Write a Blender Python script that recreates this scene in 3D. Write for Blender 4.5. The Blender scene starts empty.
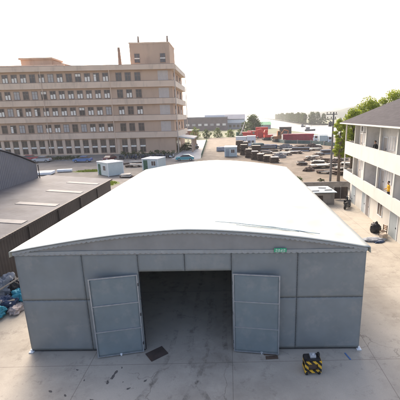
import bpy, bmesh, math, random
from mathutils import Vector, Matrix, noise
random.seed(7)
R = math.radians
S = bpy.context.scene
COL = S.collection

# ------------------------------------------------------------------ materials
def mat(name, col, rough=0.7, var=0.12, scale=3.0, metal=0.0, spec=0.4, bump=0.0, bscale=30.0,
        wave=None, stain=None, stretch=(1, 1, 1)):
    m = bpy.data.materials.new(name); m.use_nodes = True
    nt = m.node_tree; N = nt.nodes; L = nt.links
    b = N['Principled BSDF']
    b.inputs['Roughness'].default_value = rough
    b.inputs['Metallic'].default_value = metal
    b.inputs['Specular IOR Level'].default_value = spec
    tc = N.new('ShaderNodeTexCoord')
    n1 = N.new('ShaderNodeTexNoise'); n1.inputs['Scale'].default_value = scale
    n1.inputs['Detail'].default_value = 6; n1.inputs['Roughness'].default_value = .62
    L.new(tc.outputs['Object'], n1.inputs['Vector'])
    mr = N.new('ShaderNodeMapRange'); mr.inputs['From Min'].default_value = .3; mr.inputs['From Max'].default_value = .7
    L.new(n1.outputs['Fac'], mr.inputs['Value'])
    mx = N.new('ShaderNodeMix'); mx.data_type = 'RGBA'
    mx.inputs['A'].default_value = (*[c*(1-var) for c in col], 1)
    mx.inputs['B'].default_value = (*[min(1, c*(1+var)) for c in col], 1)
    L.new(mr.outputs['Result'], mx.inputs['Factor'])
    out = mx.outputs['Result']
    if stain:
        scol, samt, ssc = stain
        n2 = N.new('ShaderNodeTexNoise'); n2.inputs['Scale'].default_value = ssc; n2.inputs['Detail'].default_value = 8
        n2.inputs['Roughness'].default_value = .7
        mp = N.new('ShaderNodeMapping'); mp.inputs['Location'].default_value = (5.3, 2.1, 9.7); mp.inputs['Scale'].default_value = stretch
        L.new(tc.outputs['Object'], mp.inputs['Vector']); L.new(mp.outputs['Vector'], n2.inputs['Vector'])
        m2 = N.new('ShaderNodeMapRange'); m2.inputs['From Min'].default_value = .52; m2.inputs['From Max'].default_value = .72
        m2.inputs['To Max'].default_value = samt
        L.new(n2.outputs['Fac'], m2.inputs['Value'])
        x2 = N.new('ShaderNodeMix'); x2.data_type = 'RGBA'
        L.new(m2.outputs['Result'], x2.inputs['Factor']); L.new(out, x2.inputs['A']); x2.inputs['B'].default_value = (*scol, 1)
        out = x2.outputs['Result']
    L.new(out, b.inputs['Base Color'])
    h = None
    if wave:
        axis, wsc, wst = wave
        w = N.new('ShaderNodeTexWave'); w.bands_direction = axis; w.inputs['Scale'].default_value = wsc
        L.new(tc.outputs['Object'], w.inputs['Vector'])
        bp = N.new('ShaderNodeBump'); bp.inputs['Strength'].default_value = wst; bp.inputs['Distance'].default_value = .05
        L.new(w.outputs['Fac'], bp.inputs['Height']); h = bp
    if bump:
        n3 = N.new('ShaderNodeTexNoise'); n3.inputs['Scale'].default_value = bscale; n3.inputs['Detail'].default_value = 5
        L.new(tc.outputs['Object'], n3.inputs['Vector'])
        bp = N.new('ShaderNodeBump'); bp.inputs['Strength'].default_value = bump; bp.inputs['Distance'].default_value = .03
        L.new(n3.outputs['Fac'], bp.inputs['Height'])
        if h: L.new(h.outputs['Normal'], bp.inputs['Normal'])
        h = bp
    if h: L.new(h.outputs['Normal'], b.inputs['Normal'])
    return m

def concrete(name, col, dirt, joint=None, crack=True, stain_amt=.6):
    m = bpy.data.materials.new(name); m.use_nodes = True
    nt = m.node_tree; N = nt.nodes; L = nt.links
    b = N['Principled BSDF']; b.inputs['Specular IOR Level'].default_value = .1
    tc = N.new('ShaderNodeTexCoord')
    def nz(sc, det=6, ro=.6, loc=(0, 0, 0)):
        mp = N.new('ShaderNodeMapping'); mp.inputs['Location'].default_value = loc
        L.new(tc.outputs['Object'], mp.inputs['Vector'])
        n = N.new('ShaderNodeTexNoise'); n.inputs['Scale'].default_value = sc
        n.inputs['Detail'].default_value = det; n.inputs['Roughness'].default_value = ro
        L.new(mp.outputs['Vector'], n.inputs['Vector']); return n.outputs['Fac']
    def rng(v, a, c, lo=0., hi=1.):
        r = N.new('ShaderNodeMapRange'); r.inputs['From Min'].default_value = a; r.inputs['From Max'].default_value = c
        r.inputs['To Min'].default_value = lo; r.inputs['To Max'].default_value = hi
        L.new(v, r.inputs['Value']); return r.outputs['Result']
    def mix(f, a, c):
        x = N.new('ShaderNodeMix'); x.data_type = 'RGBA'
        L.new(f, x.inputs['Factor'])
        for k, v in (('A', a), ('B', c)):
            if isinstance(v, tuple): x.inputs[k].default_value = (*v, 1)
            else: L.new(v, x.inputs[k])
        return x.outputs['Result']
    c = mix(rng(nz(.35), .35, .65), tuple(k*.88 for k in col), tuple(min(1, k*1.1) for k in col))
    c = mix(rng(nz(.22, 8, .7, (7, 3, 1)), .5, .68, 0, stain_amt), c, dirt)
    c = mix(rng(nz(2.2, 8, .75, (1, 9, 4)), .58, .74, 0, .55), c, tuple(k*.55 for k in dirt))
    c = mix(rng(nz(1.1, 8, .7, (11, 2, 6)), .6, .75, 0, .45), c, tuple(min(1, k*1.35) for k in col))
    c = mix(rng(nz(.75, 9, .78, (3, 8, 2)), .56, .66, 0, .4 if joint == 6.0 else .2), c, tuple(k*.42 for k in dirt))
    c = mix(rng(nz(22, 4, .6), .4, .7, 0, .25), c, tuple(k*.7 for k in col))
    if crack:
        v = N.new('ShaderNodeTexVoronoi'); v.feature = 'DISTANCE_TO_EDGE'; v.inputs['Scale'].default_value = .22
        nd = N.new('ShaderNodeTexNoise'); nd.inputs['Scale'].default_value = 1.1; nd.inputs['Detail'].default_value = 6
        L.new(tc.outputs['Object'], nd.inputs['Vector'])
        ma = N.new('ShaderNodeMix'); ma.data_type = 'RGBA'; ma.blend_type = 'LINEAR_LIGHT'; ma.inputs['Factor'].default_value = .5
        L.new(tc.outputs['Object'], ma.inputs['A']); L.new(nd.outputs['Color'], ma.inputs['B'])
        L.new(ma.outputs['Result'], v.inputs['Vector'])
        mu = N.new('ShaderNodeMath'); mu.operation = 'MULTIPLY'
        L.new(rng(v.outputs['Distance'], .0, .0045, .5, 0), mu.inputs[0]); L.new(rng(nz(.3, 3, .5, (4, 4, 8)), .5, .62), mu.inputs[1])
        c = mix(mu.outputs['Value'], c, tuple(k*.4 for k in dirt))
    if joint:
        br = N.new('ShaderNodeTexBrick'); br.offset = 0; br.inputs['Scale'].default_value = 1
        br.inputs['Brick Width'].default_value = joint; br.inputs['Row Height'].default_value = joint
        br.inputs['Mortar Size'].default_value = .02; br.inputs['Mortar Smooth'].default_value = .6
        br.inputs['Color1'].default_value = br.inputs['Color2'].default_value = (0, 0, 0, 1); br.inputs['Mortar'].default_value = (1, 1, 1, 1)
        L.new(tc.outputs['Object'], br.inputs['Vector'])
        c = mix(rng(br.outputs['Color'], 0, 1, 0, .5), c, tuple(k*.5 for k in dirt))
    L.new(c, b.inputs['Base Color'])
    L.new(rng(nz(.9, 5), .3, .7, .6, .95), b.inputs['Roughness'])
    bp = N.new('ShaderNodeBump'); bp.inputs['Strength'].default_value = .35; bp.inputs['Distance'].default_value = .02
    L.new(nz(9, 8, .7), bp.inputs['Height']); L.new(bp.outputs['Normal'], b.inputs['Normal'])
    return m

def hazard(name):
    m = bpy.data.materials.new(name); m.use_nodes = True
    nt = m.node_tree; N = nt.nodes; L = nt.links; b = N['Principled BSDF']
    tc = N.new('ShaderNodeTexCoord'); mp = N.new('ShaderNodeMapping'); mp.inputs['Rotation'].default_value = (0, R(45), 0)
    w = N.new('ShaderNodeTexWave'); w.bands_direction = 'X'; w.inputs['Scale'].default_value = 1.7
    L.new(tc.outputs['Object'], mp.inputs['Vector']); L.new(mp.outputs['Vector'], w.inputs['Vector'])
    cr = N.new('ShaderNodeValToRGB'); cr.color_ramp.interpolation = 'CONSTANT'
    cr.color_ramp.elements[0].color = (.012, .012, .012, 1); cr.color_ramp.elements[1].position = .5
    cr.color_ramp.elements[1].color = (.72, .42, .03, 1)
    L.new(w.outputs['Fac'], cr.inputs['Fac'])
    n = N.new('ShaderNodeTexNoise'); n.inputs['Scale'].default_value = 9; n.inputs['Detail'].default_value = 6
    L.new(tc.outputs['Object'], n.inputs['Vector'])
    mr = N.new('ShaderNodeMapRange'); mr.inputs['From Min'].default_value = .55; mr.inputs['From Max'].default_value = .75; mr.inputs['To Max'].default_value = .7
    L.new(n.outputs['Fac'], mr.inputs['Value'])
    x = N.new('ShaderNodeMix'); x.data_type = 'RGBA'; L.new(mr.outputs['Result'], x.inputs['Factor'])
    L.new(cr.outputs['Color'], x.inputs['A']); x.inputs['B'].default_value = (.16, .1, .06, 1)
    L.new(x.outputs['Result'], b.inputs['Base Color']); b.inputs['Roughness'].default_value = .55
    return m

M = {}
def leafmat(name, col):
    m = mat(name, col, .6, .35, .8, spec=.25)
    b = m.node_tree.nodes['Principled BSDF']
    try: b.inputs['Subsurface Weight'].default_value = 0
    except Exception: pass
    nt = m.node_tree; tr = nt.nodes.new('ShaderNodeBsdfTranslucent'); ms = nt.nodes.new('ShaderNodeMixShader')
    tr.inputs['Color'].default_value = (col[0]*1.3, col[1]*1.3, col[2]*.8, 1)
    ms.inputs['Fac'].default_value = .4
    nt.links.new(b.outputs['BSDF'], ms.inputs[1]); nt.links.new(tr.outputs['BSDF'], ms.inputs[2])
    nt.links.new(ms.outputs['Shader'], nt.nodes['Material Output'].inputs['Surface'])
    return m
M['pvc_white'] = mat('white pvc sheet', (.44, .455, .41), .6, .06, .35, spec=.25, bump=.25, bscale=3, stain=((.36, .37, .335), .6, .5), stretch=(.35, 2.2, 1))
M['rope'] = mat('grey rope', (.17, .18, .18), .9, .2, 8)
M['shade_blue'] = mat('bluish wrinkle shade', (.26, .34, .36), .6, .25, 3)  # colour standing in for the shade along the front roof wrinkle
M['pvc_grey'] = mat('blue grey pvc sheet', (.215, .232, .230), .55, .10, .8, spec=.25, bump=.35, bscale=2.0, stain=((.30, .295, .275), .7, 1.3))
M['pvc_taupe'] = mat('taupe grey pvc sheet', (.255, .25, .238), .6, .10, 1.2, spec=.25, bump=.25, bscale=2.5)
M['pvc_strip'] = mat('pale grey pvc strip', (.31, .315, .30), .6, .10, 1.5, spec=.25)
M['door_sheet'] = mat('door pvc sheet', (.178, .214, .222), .5, .10, .9, spec=.25, bump=.3, bscale=2, stain=((.28, .285, .275), .6, 1.6))
M['steel_pale'] = mat('pale galvanised steel', (.34, .36, .38), .45, .15, 6, metal=.5)
M['steel_dark'] = mat('dark steel', (.06, .062, .065), .55, .25, 6, metal=.4)
M['white_paint'] = mat('white wall paint', (.54, .525, .485), .8, .05, .6, spec=.2, bump=.1, bscale=12, stain=((.44, .41, .35), .6, 1.3), stretch=(1, 1, .16))
M['inner_wall'] = mat('grey white plaster', (.68, .655, .62), .85, .07, .8, spec=.2, stain=((.40, .38, .35), .6, .8))
M['white_metal'] = mat('white painted metal', (.75, .77, .78), .45, .06, 2, spec=.5, stain=((.5, .47, .42), .4, 1.5))
M['cabin_blue'] = mat('pale blue white panel', (.50, .57, .55), .5, .06, 1.5, stain=((.45, .48, .48), .5, 1))
M['tile_grey'] = mat('grey roof tile', (.065, .06, .064), .85, .25, 2.5, spec=.05, wave=('Y', 1.6, .45), stain=((.085, .08, .08), .6, .7))
M['shed_roof'] = mat('grey fibre cement sheet', (.10, .10, .11), .7, .28, .5, spec=.12, wave=('Y', 1.5, .35), stain=((.12, .11, .11), .7, .35))
M['shed_wall'] = mat('dark brown shed wall', (.05, .04, .037), .7, .2, 1.0, wave=('Y', 1.2, .3), stain=((.03, .026, .026), .6, .8))
M['gable_sheet'] = mat('blue grey corrugated sheet', (.125, .13, .15), .5, .08, .8, wave=('Y', 1.3, .5), stain=((.1, .1, .11), .5, .6))
M['skylight'] = mat('translucent roof sheet', (.155, .155, .16), .6, .15, 2, spec=.1, stain=((.10, .10, .10), .7, 1.2))
M['fac_wall'] = mat('pink tan render', (.57, .39, .27), .85, .08, .15, spec=.2, stain=((.38, .255, .18), .65, .45), stretch=(1, 1, .2))
M['fac_band'] = mat('tan parapet render', (.74, .545, .395), .85, .07, .2, spec=.2, stain=((.45, .32, .23), .65, .5), stretch=(1, 1, .25))
M['fac_cream'] = mat('cream parapet paint', (.72, .60, .47), .85, .06, .2, spec=.2, stain=((.5, .4, .3), .5, .4))
M['fac_frame'] = mat('brown window frame', (.24, .165, .125), .7, .1, 2)
M['glass'] = mat('dark window glass', (.085, .065, .055), .12, .35, .35, spec=.6)
M['blind'] = mat('white window blind', (.88, .80, .68), .8, .05, 2)
M['blind_dim'] = mat('greyed window blind', (.46, .42, .38), .8, .1, 2)
M['panel_pale'] = mat('pale glass block', (.56, .47, .40), .6, .08, 1.2)
M['brick'] = mat('far brick wall', (.20, .155, .145), .85, .15, .3)
M['grey_far'] = mat('far grey wall', (.30, .30, .32), .8, .1, .2)
M['redbrick'] = mat('red brick', (.26, .12, .09), .85, .15, 1)
M['concrete_wall'] = mat('weathered concrete', (.24, .225, .21), .9, .2, 1.2, bump=.3, bscale=8, stain=((.1, .09, .085), .7, 1.5))
M['dark_brown'] = mat('dark brown rusted sheet', (.06, .045, .04), .8, .35, 1.6, stain=((.12, .07, .05), .6, 2.5))
M['teal_wall'] = mat('dark teal painted wall', (.06, .105, .105), .8, .25, .5, stain=((.13, .13, .12), .6, .6))
M['blue_roof'] = mat('pale blue steel sheet', (.42, .52, .58), .4, .1, 1.5, wave=('X', 2.5, .5), stain=((.14, .26, .36), .7, 1.4))
M['red'] = mat('faded red paint', (.42, .028, .03), .5, .2, 1.2, stain=((.2, .06, .05), .5, 1.5))
M['red_bright'] = mat('red orange paint', (.52, .04, .03), .45, .15, 1.5)
M['maroon'] = mat('maroon container paint', (.34, .022, .05), .55, .15, .8, stain=((.16, .05, .05), .6, .8))
M['orange'] = mat('rusty orange paint', (.36, .17, .07), .55, .2, 1.5, stain=((.2, .09, .05), .6, 2))
M['green_dk'] = mat('dark green paint', (.03, .10, .06), .7, .2, 1)
M['green_net'] = mat('green roof sheet', (.12, .34, .17), .7, .15, .6)
M['teal'] = mat('teal car paint', (.07, .32, .36), .3, .06, 1, spec=.6)
M['car_black'] = mat('black car paint', (.015, .016, .02), .25, .1, 1, spec=.6)
M['car_silver'] = mat('silver car paint', (.50, .53, .56), .3, .05, 1, metal=.4)
M['car_blue'] = mat('blue car paint', (.10, .20, .42), .3, .06, 1, spec=.6)
M['car_wine'] = mat('dark red car paint', (.12, .02, .022), .3, .06, 1, spec=.6)
M['car_red'] = mat('red car paint', (.42, .06, .07), .3, .06, 1, spec=.6)
M['car_white'] = mat('white car paint', (.75, .76, .77), .3, .04, 1, spec=.6)
M['rubber'] = mat('black rubber', (.016, .016, .017), .85, .2, 4)
M['timber'] = mat('dark weathered timber', (.085, .055, .038), .85, .35, 2.5, stain=((.17, .12, .085), .6, 2))
M['timber_pale'] = mat('pale timber', (.42, .35, .28), .85, .2, 2.5)
M['slab'] = mat('pale concrete slab', (.46, .43, .38), .9, .15, 1.2, bump=.3, bscale=6, stain=((.28, .22, .17), .6, .9))
M['scrap'] = mat('rusty scrap', (.10, .07, .055), .85, .4, 2.5, stain=((.2, .1, .06), .6, 3))
M['leaf_yel'] = leafmat('yellow green leaves', (.27, .32, .03))
M['leaf_yel2'] = leafmat('mid yellow green leaves', (.14, .185, .025))
M['leaf_mid'] = leafmat('mid green leaves', (.07, .105, .03))
M['leaf_dk'] = leafmat('dark green leaves', (.035, .06, .022))
M['leaf_far'] = leafmat('olive leaves', (.045, .06, .018))
M['bark'] = mat('bark', (.10, .075, .055), .9, .3, 4)
M['pole'] = mat('weathered concrete pole', (.17, .16, .155), .9, .15, 2)
M['cyan'] = mat('bright blue tarpaulin', (.03, .27, .37), .6, .25, 4, bump=.5, bscale=8)
M['navy'] = mat('dark blue cloth', (.035, .06, .12), .8, .3, 5, bump=.5, bscale=8)
M['greycloth'] = mat('grey cloth', (.28, .30, .33), .85, .25, 4, bump=.5, bscale=8)
M['pinkcloth'] = mat('pale pink cloth', (.42, .37, .36), .85, .2, 4, bump=.5, bscale=8)
M['redcloth'] = mat('dark red cloth', (.35, .025, .05), .85, .2, 4)
M['black_plastic'] = mat('black plastic', (.015, .015, .018), .45, .2, 5)
M['yellow'] = mat('amber yellow cloth', (.62, .36, .02), .85, .1, 5)
M['skin'] = mat('skin', (.42, .25, .17), .6, .05, 5)
M['hair'] = mat('black hair', (.012, .011, .01), .6, .1, 9)
M['trouser'] = mat('dark trousers', (.03, .03, .04), .85, .1, 5)
M['darkshirt'] = mat('black jacket', (.014, .014, .016), .85, .1, 5)
M['sign_green'] = mat('green sign plate', (.02, .36, .17), .4, .05, 3)
M['sign_white'] = mat('white lettering', (.8, .82, .8), .5, .02, 3)
M['door_pale'] = mat('pale blue grey door', (.30, .34, .36), .6, .08, 1.5)
M['door_dark'] = mat('brown grey door', (.17, .155, .15), .7, .1, 1.5)
M['hull'] = mat('dark boat hull', (.05, .055, .06), .6, .2, 1)
M['flake'] = mat('grey dirt flake', (.12, .11, .10), .9, .3, 6)
M['hazard'] = hazard('hazard stripes')
M['conc_front'] = concrete('yard concrete', (.43, .392, .332), (.24, .212, .175), joint=6.0)
M['dirt'] = concrete('dirt yard', (.205, .168, .127), (.09, .073, .056), crack=False)
M['conc_far'] = concrete('pale concrete yard', (.215, .198, .176), (.13, .117, .103), joint=5.0)
M['conc_white'] = concrete('pale road', (.38, .38, .375), (.27, .27, .26), crack=False, stain_amt=.3)
M['land'] = concrete('land', (.16, .17, .10), (.09, .11, .05), crack=False)
M['grass'] = mat('grass', (.085, .12, .03), .9, .35, 1.5)
M['hill'] = mat('wooded hill', (.022, .036, .02), .95, .35, .02, bump=1, bscale=.2)
m = M['water'] = mat('river water', (.20, .21, .19), .28, .1, .02, spec=.5)
nt = m.node_tree; n3 = nt.nodes.new('ShaderNodeTexNoise'); n3.inputs['Scale'].default_value = .35; n3.inputs['Detail'].default_value = 4
tc = nt.nodes.new('ShaderNodeTexCoord'); bp = nt.nodes.new('ShaderNodeBump'); bp.inputs['Strength'].default_value = .35; bp.inputs['Distance'].default_value = .3
nt.links.new(tc.outputs['Object'], n3.inputs['Vector']); nt.links.new(n3.outputs['Fac'], bp.inputs['Height'])
nt.links.new(bp.outputs['Normal'], nt.nodes['Principled BSDF'].inputs['Normal'])

# ------------------------------------------------------------------ mesh helpers
class MB:
    def __init__(s): s.bm = bmesh.new(); s.mi = 0
    def _tag(s, fs):
        for f in fs: f.material_index = s.mi
    def box(s, c, d, rz=0, rx=0, ry=0, bev=0):
        r = bmesh.ops.create_cube(s.bm, size=1)
        vs = r['verts']
        mt = Matrix.Translation(c) @ Matrix.Rotation(rz, 4, 'Z') @ Matrix.Rotation(ry, 4, 'Y') @ Matrix.Rotation(rx, 4, 'X') @ Matrix.Diagonal((*d, 1))
        bmesh.ops.transform(s.bm, matrix=mt, verts=vs)
        fs = {f for v in vs for f in v.link_faces}; s._tag(fs)
        if bev:
            es = {e for v in vs for e in v.link_edges}
            r = bmesh.ops.bevel(s.bm, geom=list(es), offset=bev, segments=2, affect='EDGES', profile=.6)
            s._tag(r['faces'])
        return s
    def span(s, a, b, bev=0):
        c = [(p+q)/2 for p, q in zip(a, b)]; d = [abs(q-p) for p, q in zip(a, b)]
        return s.box(c, d, bev=bev)
    def poly(s, pts):
        f = s.bm.faces.new([s.bm.verts.new(p) for p in pts]); s._tag([f]); return s
    def prism(s, prof, axis, a, b):
        """profile of (u,v) pairs swept along axis from a to b"""
        def P(u, v, t): return {'x': (t, u, v), 'y': (u, t, v), 'z': (u, v, t)}[axis]
        A = [s.bm.verts.new(P(u, v, a)) for u, v in prof]; B = [s.bm.verts.new(P(u, v, b)) for u, v in prof]
        n = len(prof); fs = [s.bm.faces.new(A[::-1]), s.bm.faces.new(B)]
        for i in range(n): fs.append(s.bm.faces.new((A[i], A[(i+1) % n], B[(i+1) % n], B[i])))
        s._tag(fs); return s
    def tube(s, p0, p1, r0, r1=None, seg=8):
        r1 = r0 if r1 is None else r1
        p0, p1 = Vector(p0), Vector(p1); d = p1-p0
        q = d.to_track_quat('Z', 'Y').to_matrix().to_4x4()
        r = bmesh.ops.create_cone(s.bm, cap_ends=True, segments=seg, radius1=r0, radius2=r1, depth=d.length)
        bmesh.ops.transform(s.bm, matrix=Matrix.Translation((p0+p1)/2) @ q, verts=r['verts'])
        s._tag({f for v in r['verts'] for f in v.link_faces}); return s
    def blob(s, c, d, n=3, amp=.25, fq=2.0, seed=0):
        r = bmesh.ops.create_icosphere(s.bm, subdivisions=n, radius=1)
        for v in r['verts']:
            k = 1+(.055*(1-2*abs(noise.noise(v.co*fq*1.6+Vector((seed, 2, seed)))))+.05*noise.noise(v.co*9) if n > 3 else 0)+amp*noise.noise(v.co*fq+Vector((seed*7.3, seed*3.1, seed)))+amp*.5*noise.noise(v.co*fq*2.7+Vector((seed, 0, seed*5)))
            v.co = Vector((v.co.x*d[0]*k, v.co.y*d[1]*k, max(v.co.z, -.75)*d[2]*k))+Vector(c)
        s._tag({f for v in r['verts'] for f in v.link_faces}); return s
    def build(s, name, mats, parent=None, smooth=False, loc=None, rz=0):
        bmesh.ops.recalc_face_normals(s.bm, faces=s.bm.faces)
        me = bpy.data.meshes.new(name); s.bm.to_mesh(me); s.bm.free()
        for mm in (mats if isinstance(mats, (list, tuple)) else [mats]): me.materials.append(M[mm])
        if smooth:
            for p in me.polygons: p.use_smooth = True
        o = bpy.data.objects.new(name, me); COL.objects.link(o)
        if parent: o.parent = parent
        if loc: o.location = loc
        o.rotation_euler.z = rz
        return o

def tag(o, label=None, cat=None, group=None, kind=None):
    if label: o['label'] = label
    if cat: o['category'] = cat
    if group: o['group'] = group
    if kind: o['kind'] = kind
    return o
def empty(name, loc, rz=0, label=None, cat=None, group=None):
    o = bpy.data.objects.new(name, None); COL.objects.link(o)
    o.location = loc; o.rotation_euler.z = rz; o.empty_display_size = .1
    return tag(o, label, cat, group)
def copy_tree(o, parent=None):
    c = o.copy(); COL.objects.link(c)
    if parent: c.parent = parent
    for ch in list(o.children): copy_tree(ch, c)
    return c
def place(o, loc, rz=0, label=None, group=None, sc=1):
    o.location = loc; o.rotation_euler.z = rz
    if sc != 1: o.scale = (sc, sc, sc) if not isinstance(sc, tuple) else sc
    return tag(o, label, None, group)

# ------------------------------------------------------------------ setting
def sheet(name, pts, z, m, kind='structure'):
    o = MB().poly([(x, y, z) for x, y in pts]).build(name, m)
    return tag(o, kind=kind)
near_bank = [(300, -300), (110, 60), (75, 112), (52, 150), (46, 200), (40, 285), (31, 400), (20, 700), (0, 1600), (-40, 4000)]
sheet('ground', [(-4000, -300)] + near_bank + [(-4000, 4000)], 0, 'land')
far_bank = [(900, 150), (420, 240), (200, 330), (128, 400), (106, 452), (118, 650), (133, 890), (170, 1500), (300, 4000)]
sheet('far_bank_land', far_bank + [(4000, 4000), (4000, 150)], -.6, 'land')
sheet('water', [(-4000, -400), (4000, -400), (4000, 4200), (-4000, 4200)], -2.2, 'water')
MB().prism([(x, y) for x, y in near_bank] + [(x-3, y-1) for x, y in near_bank[::-1]], 'z', -3, -.01).build('river_embankment', 'concrete_wall')['kind'] = 'structure'
sheet('concrete_yard', [(-60, -20), (40, -20), (40, 20), (17.5, 45), (17, 45.4), (-13, 46), (-60, 46)], .004, 'conc_front')
sheet('pale_yard', [(-75, 46), (-13, 46), (-6.9, 84), (-9.6, 155), (-14.5, 155), (-14.5, 99), (-75, 99)], .004, 'conc_far')
sheet('access_road', [(-14.2, 84), (-6.9, 84), (-9.6, 155), (-14.2, 155)], .008, 'conc_white')
sheet('dirt_yard', [(-13, 46), (17.2, 45.6), (45, 45), (62, 70), (47, 105), (40, 115), (24, 126), (16, 170), (-9.4, 170), (-6.7, 84)], .006, 'dirt')
sheet('quay', [(40, 116), (56, 116), (49, 150), (43, 200), (24, 200), (20, 165), (25, 127)], .01, 'conc_far')
# grass patches: low tufts of blades
def grass_patch(name, cx, cy, rx, ry, n, h):
    mb = MB(); mb.blob((cx, cy, 0), (rx, ry, .05), 3, .5, 2, cx)
    for i in range(n):
        a = random.random()*6.28; r = math.sqrt(random.random())*(.8+.3*noise.noise(Vector((a*2, cx, 0))))
        x, y = cx+rx*r*math.cos(a), cy+ry*r*math.sin(a); b = random.random()*6.28; hh = h*random.uniform(.4, 1)
        w = .09
        mb.poly([(x-w*math.cos(b), y-w*math.sin(b), .0), (x+w*math.cos(b), y+w*math.sin(b), 0), (x+random.uniform(-.15, .15), y+random.uniform(-.15, .15), hh)])
    return tag(mb.build(name, 'leaf_yel2'), kind='stuff')
grass_patch('grass', -27.5, 67, 3.4, 1.6, 900, .3)
grass_patch('grass', -19.2, 52.5, 1.4, 2.6, 700, .3)
grass_patch('grass', 16.9, 47.5, 1.9, 2.2, 800, .3)
# faint tyre marks on the concrete, turning out of the doorway
tm = bpy.data.materials.new('tyre mark'); tm.use_nodes = True; nt = tm.node_tree; b = nt.nodes['Principled BSDF']
b.inputs['Base Color'].default_value = (.09, .08, .07, 1); b.inputs['Roughness'].default_value = .9; b.inputs['Specular IOR Level'].default_value = .05
tc = nt.nodes.new('ShaderNodeTexCoord'); nn = nt.nodes.new('ShaderNodeTexNoise'); nn.inputs['Scale'].default_value = 2.4; nn.inputs['Detail'].default_value = 9; nn.inputs['Roughness'].default_value = .75
mr = nt.nodes.new('ShaderNodeMapRange'); mr.inputs['From Min'].default_value = .48; mr.inputs['From Max'].default_value = .72; mr.inputs['To Max'].default_value = .42
nt.links.new(tc.outputs['Object'], nn.inputs['Vector']); nt.links.new(nn.outputs['Fac'], mr.inputs['Value']); nt.links.new(mr.outputs['Result'], b.inputs['Alpha'])
M['tyre'] = tm
def tyre_mark(pts, w, z):
    mb = MB(); A, B = [], []
    for i, (x, y) in enumerate(pts):
        a = Vector(pts[max(0, i-1)]); c = Vector(pts[min(len(pts)-1, i+1)]); t = (c-a).normalized(); n_ = Vector((-t.y, t.x))*w*.5
        A.append(mb.bm.verts.new((x+n_.x, y+n_.y, z))); B.append(mb.bm.verts.new((x-n_.x, y-n_.y, z)))
    for i in range(len(pts)-1): mb.bm.faces.new((A[i], A[i+1], B[i+1], B[i]))
    mb.build('tyre_mark', 'tyre')['kind'] = 'structure'
for k, (x0, r_, sg_, z) in enumerate(((-2.7, 7.5, -1, .008), (-1.1, 9.1, -1, .009), (-1.9, 6.5, 1, .010), (-.35, 4.95, 1, .011))):
    pts = [(x0, 22-i) for i in range(9)]
    for i in range(1, 26):
        a = i/25*1.45; pts.append((x0+sg_*r_*(1-math.cos(a)), 13.5-r_*math.sin(a)))
    tyre_mark(pts, .24, z)
# hills on the far bank
def hills(name, x0, x1, y, h, seed):
    mb = MB(); nx, ny = 90, 10; V = []
    for j in range(ny+1):
        row = []
        for i in range(nx+1):
            x = x0+(x1-x0)*i/nx; t = j/ny
            e = math.sin(math.pi*min(1, max(0, t)))
            f = min(1, i/nx*6)
            hh = h*e*f*(.75+.5*noise.noise(Vector((x*.004, seed, t)))+.25*noise.noise(Vector((x*.02, seed*3, t*2))))
            row.append(mb.bm.verts.new((x, y+500*(t-.5)+60*noise.noise(Vector((x*.003, t, seed))), -.7+hh)))
        V.append(row)
    for j in range(ny):
        for i in range(nx): mb.bm.faces.new((V[j][i], V[j][i+1], V[j+1][i+1], V[j+1][i]))
    return tag(mb.build(name, 'hill', smooth=True), kind='structure')
hills('hill', 215, 1900, 1300, 46, 2.0)
hills('hill', 330, 2600, 2300, 80, 5.0)

# ------------------------------------------------------------------ trees
def crown_mesh(mb, clumps, n, size, nm, flat=.6):
    for _ in range(n):
        c, r = random.choice(clumps)
        d = Vector((random.gauss(0, 1), random.gauss(0, 1), random.gauss(0, 1))).normalized()*(r*random.random()**.45)
        d.z *= .8; p = Vector(c)+d
        u = Vector((random.gauss(0, 1), random.gauss(0, 1), random.gauss(0, flat))).normalized()
        w = u.cross(Vector((random.gauss(0, 1), random.gauss(0, 1), random.gauss(0, 1)))).normalized()
        s_ = size*random.uniform(.6, 1.3)
        mb.mi = random.choices(range(nm), weights=[.6, .4][:nm] if nm == 2 else [1]*nm)[0]
        mb.poly([p-u*s_*.5, p+w*s_*.32, p+u*s_*.5, p-w*s_*.32])
def make_tree(name, H, crown_base, rad, leaves, n, size, label, group=None, loc=(0, 0, 0), tall=False, nclump=26, seed=None):
    if seed is not None: random.seed(seed)
    root = empty(name, loc, 0, label, 'tree', group)
    tr = MB(); top = Vector((random.uniform(-.3, .3), random.uniform(-.3, .3), H*.82))
    tr.tube((0, 0, 0), top*.45, H*.022+.05, H*.015+.03, 8); tr.tube(top*.45, top, H*.015+.03, .04, 7)
    clumps = []
    for k in range(nclump):
        z = crown_base+(H-crown_base)*((k+.5)/nclump)
        t = (z-crown_base)/(H-crown_base)
        prof = math.sin(math.pi*min(1, .18+.8*t))**.7 if not tall else (.55+.45*math.sin(math.pi*t))
        a = k*2.4+random.uniform(-.5, .5); r = rad*prof*random.uniform(.35, .95)
        c = (r*math.cos(a), r*math.sin(a), z-rad*.12)
        clumps.append((c, rad*random.uniform(.26, .46)))
        if k % 2 == 0:
            s0 = top*min(.9, max(.2, (z*.75)/top.z)); tr.tube(s0, c, H*.006+.02, .015, 5)
    tr.build('trunk', 'bark', root)
    cr = MB(); crown_mesh(cr, clumps, n, size, len(leaves)); cr.build('crown', leaves, root)
    return root

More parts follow.
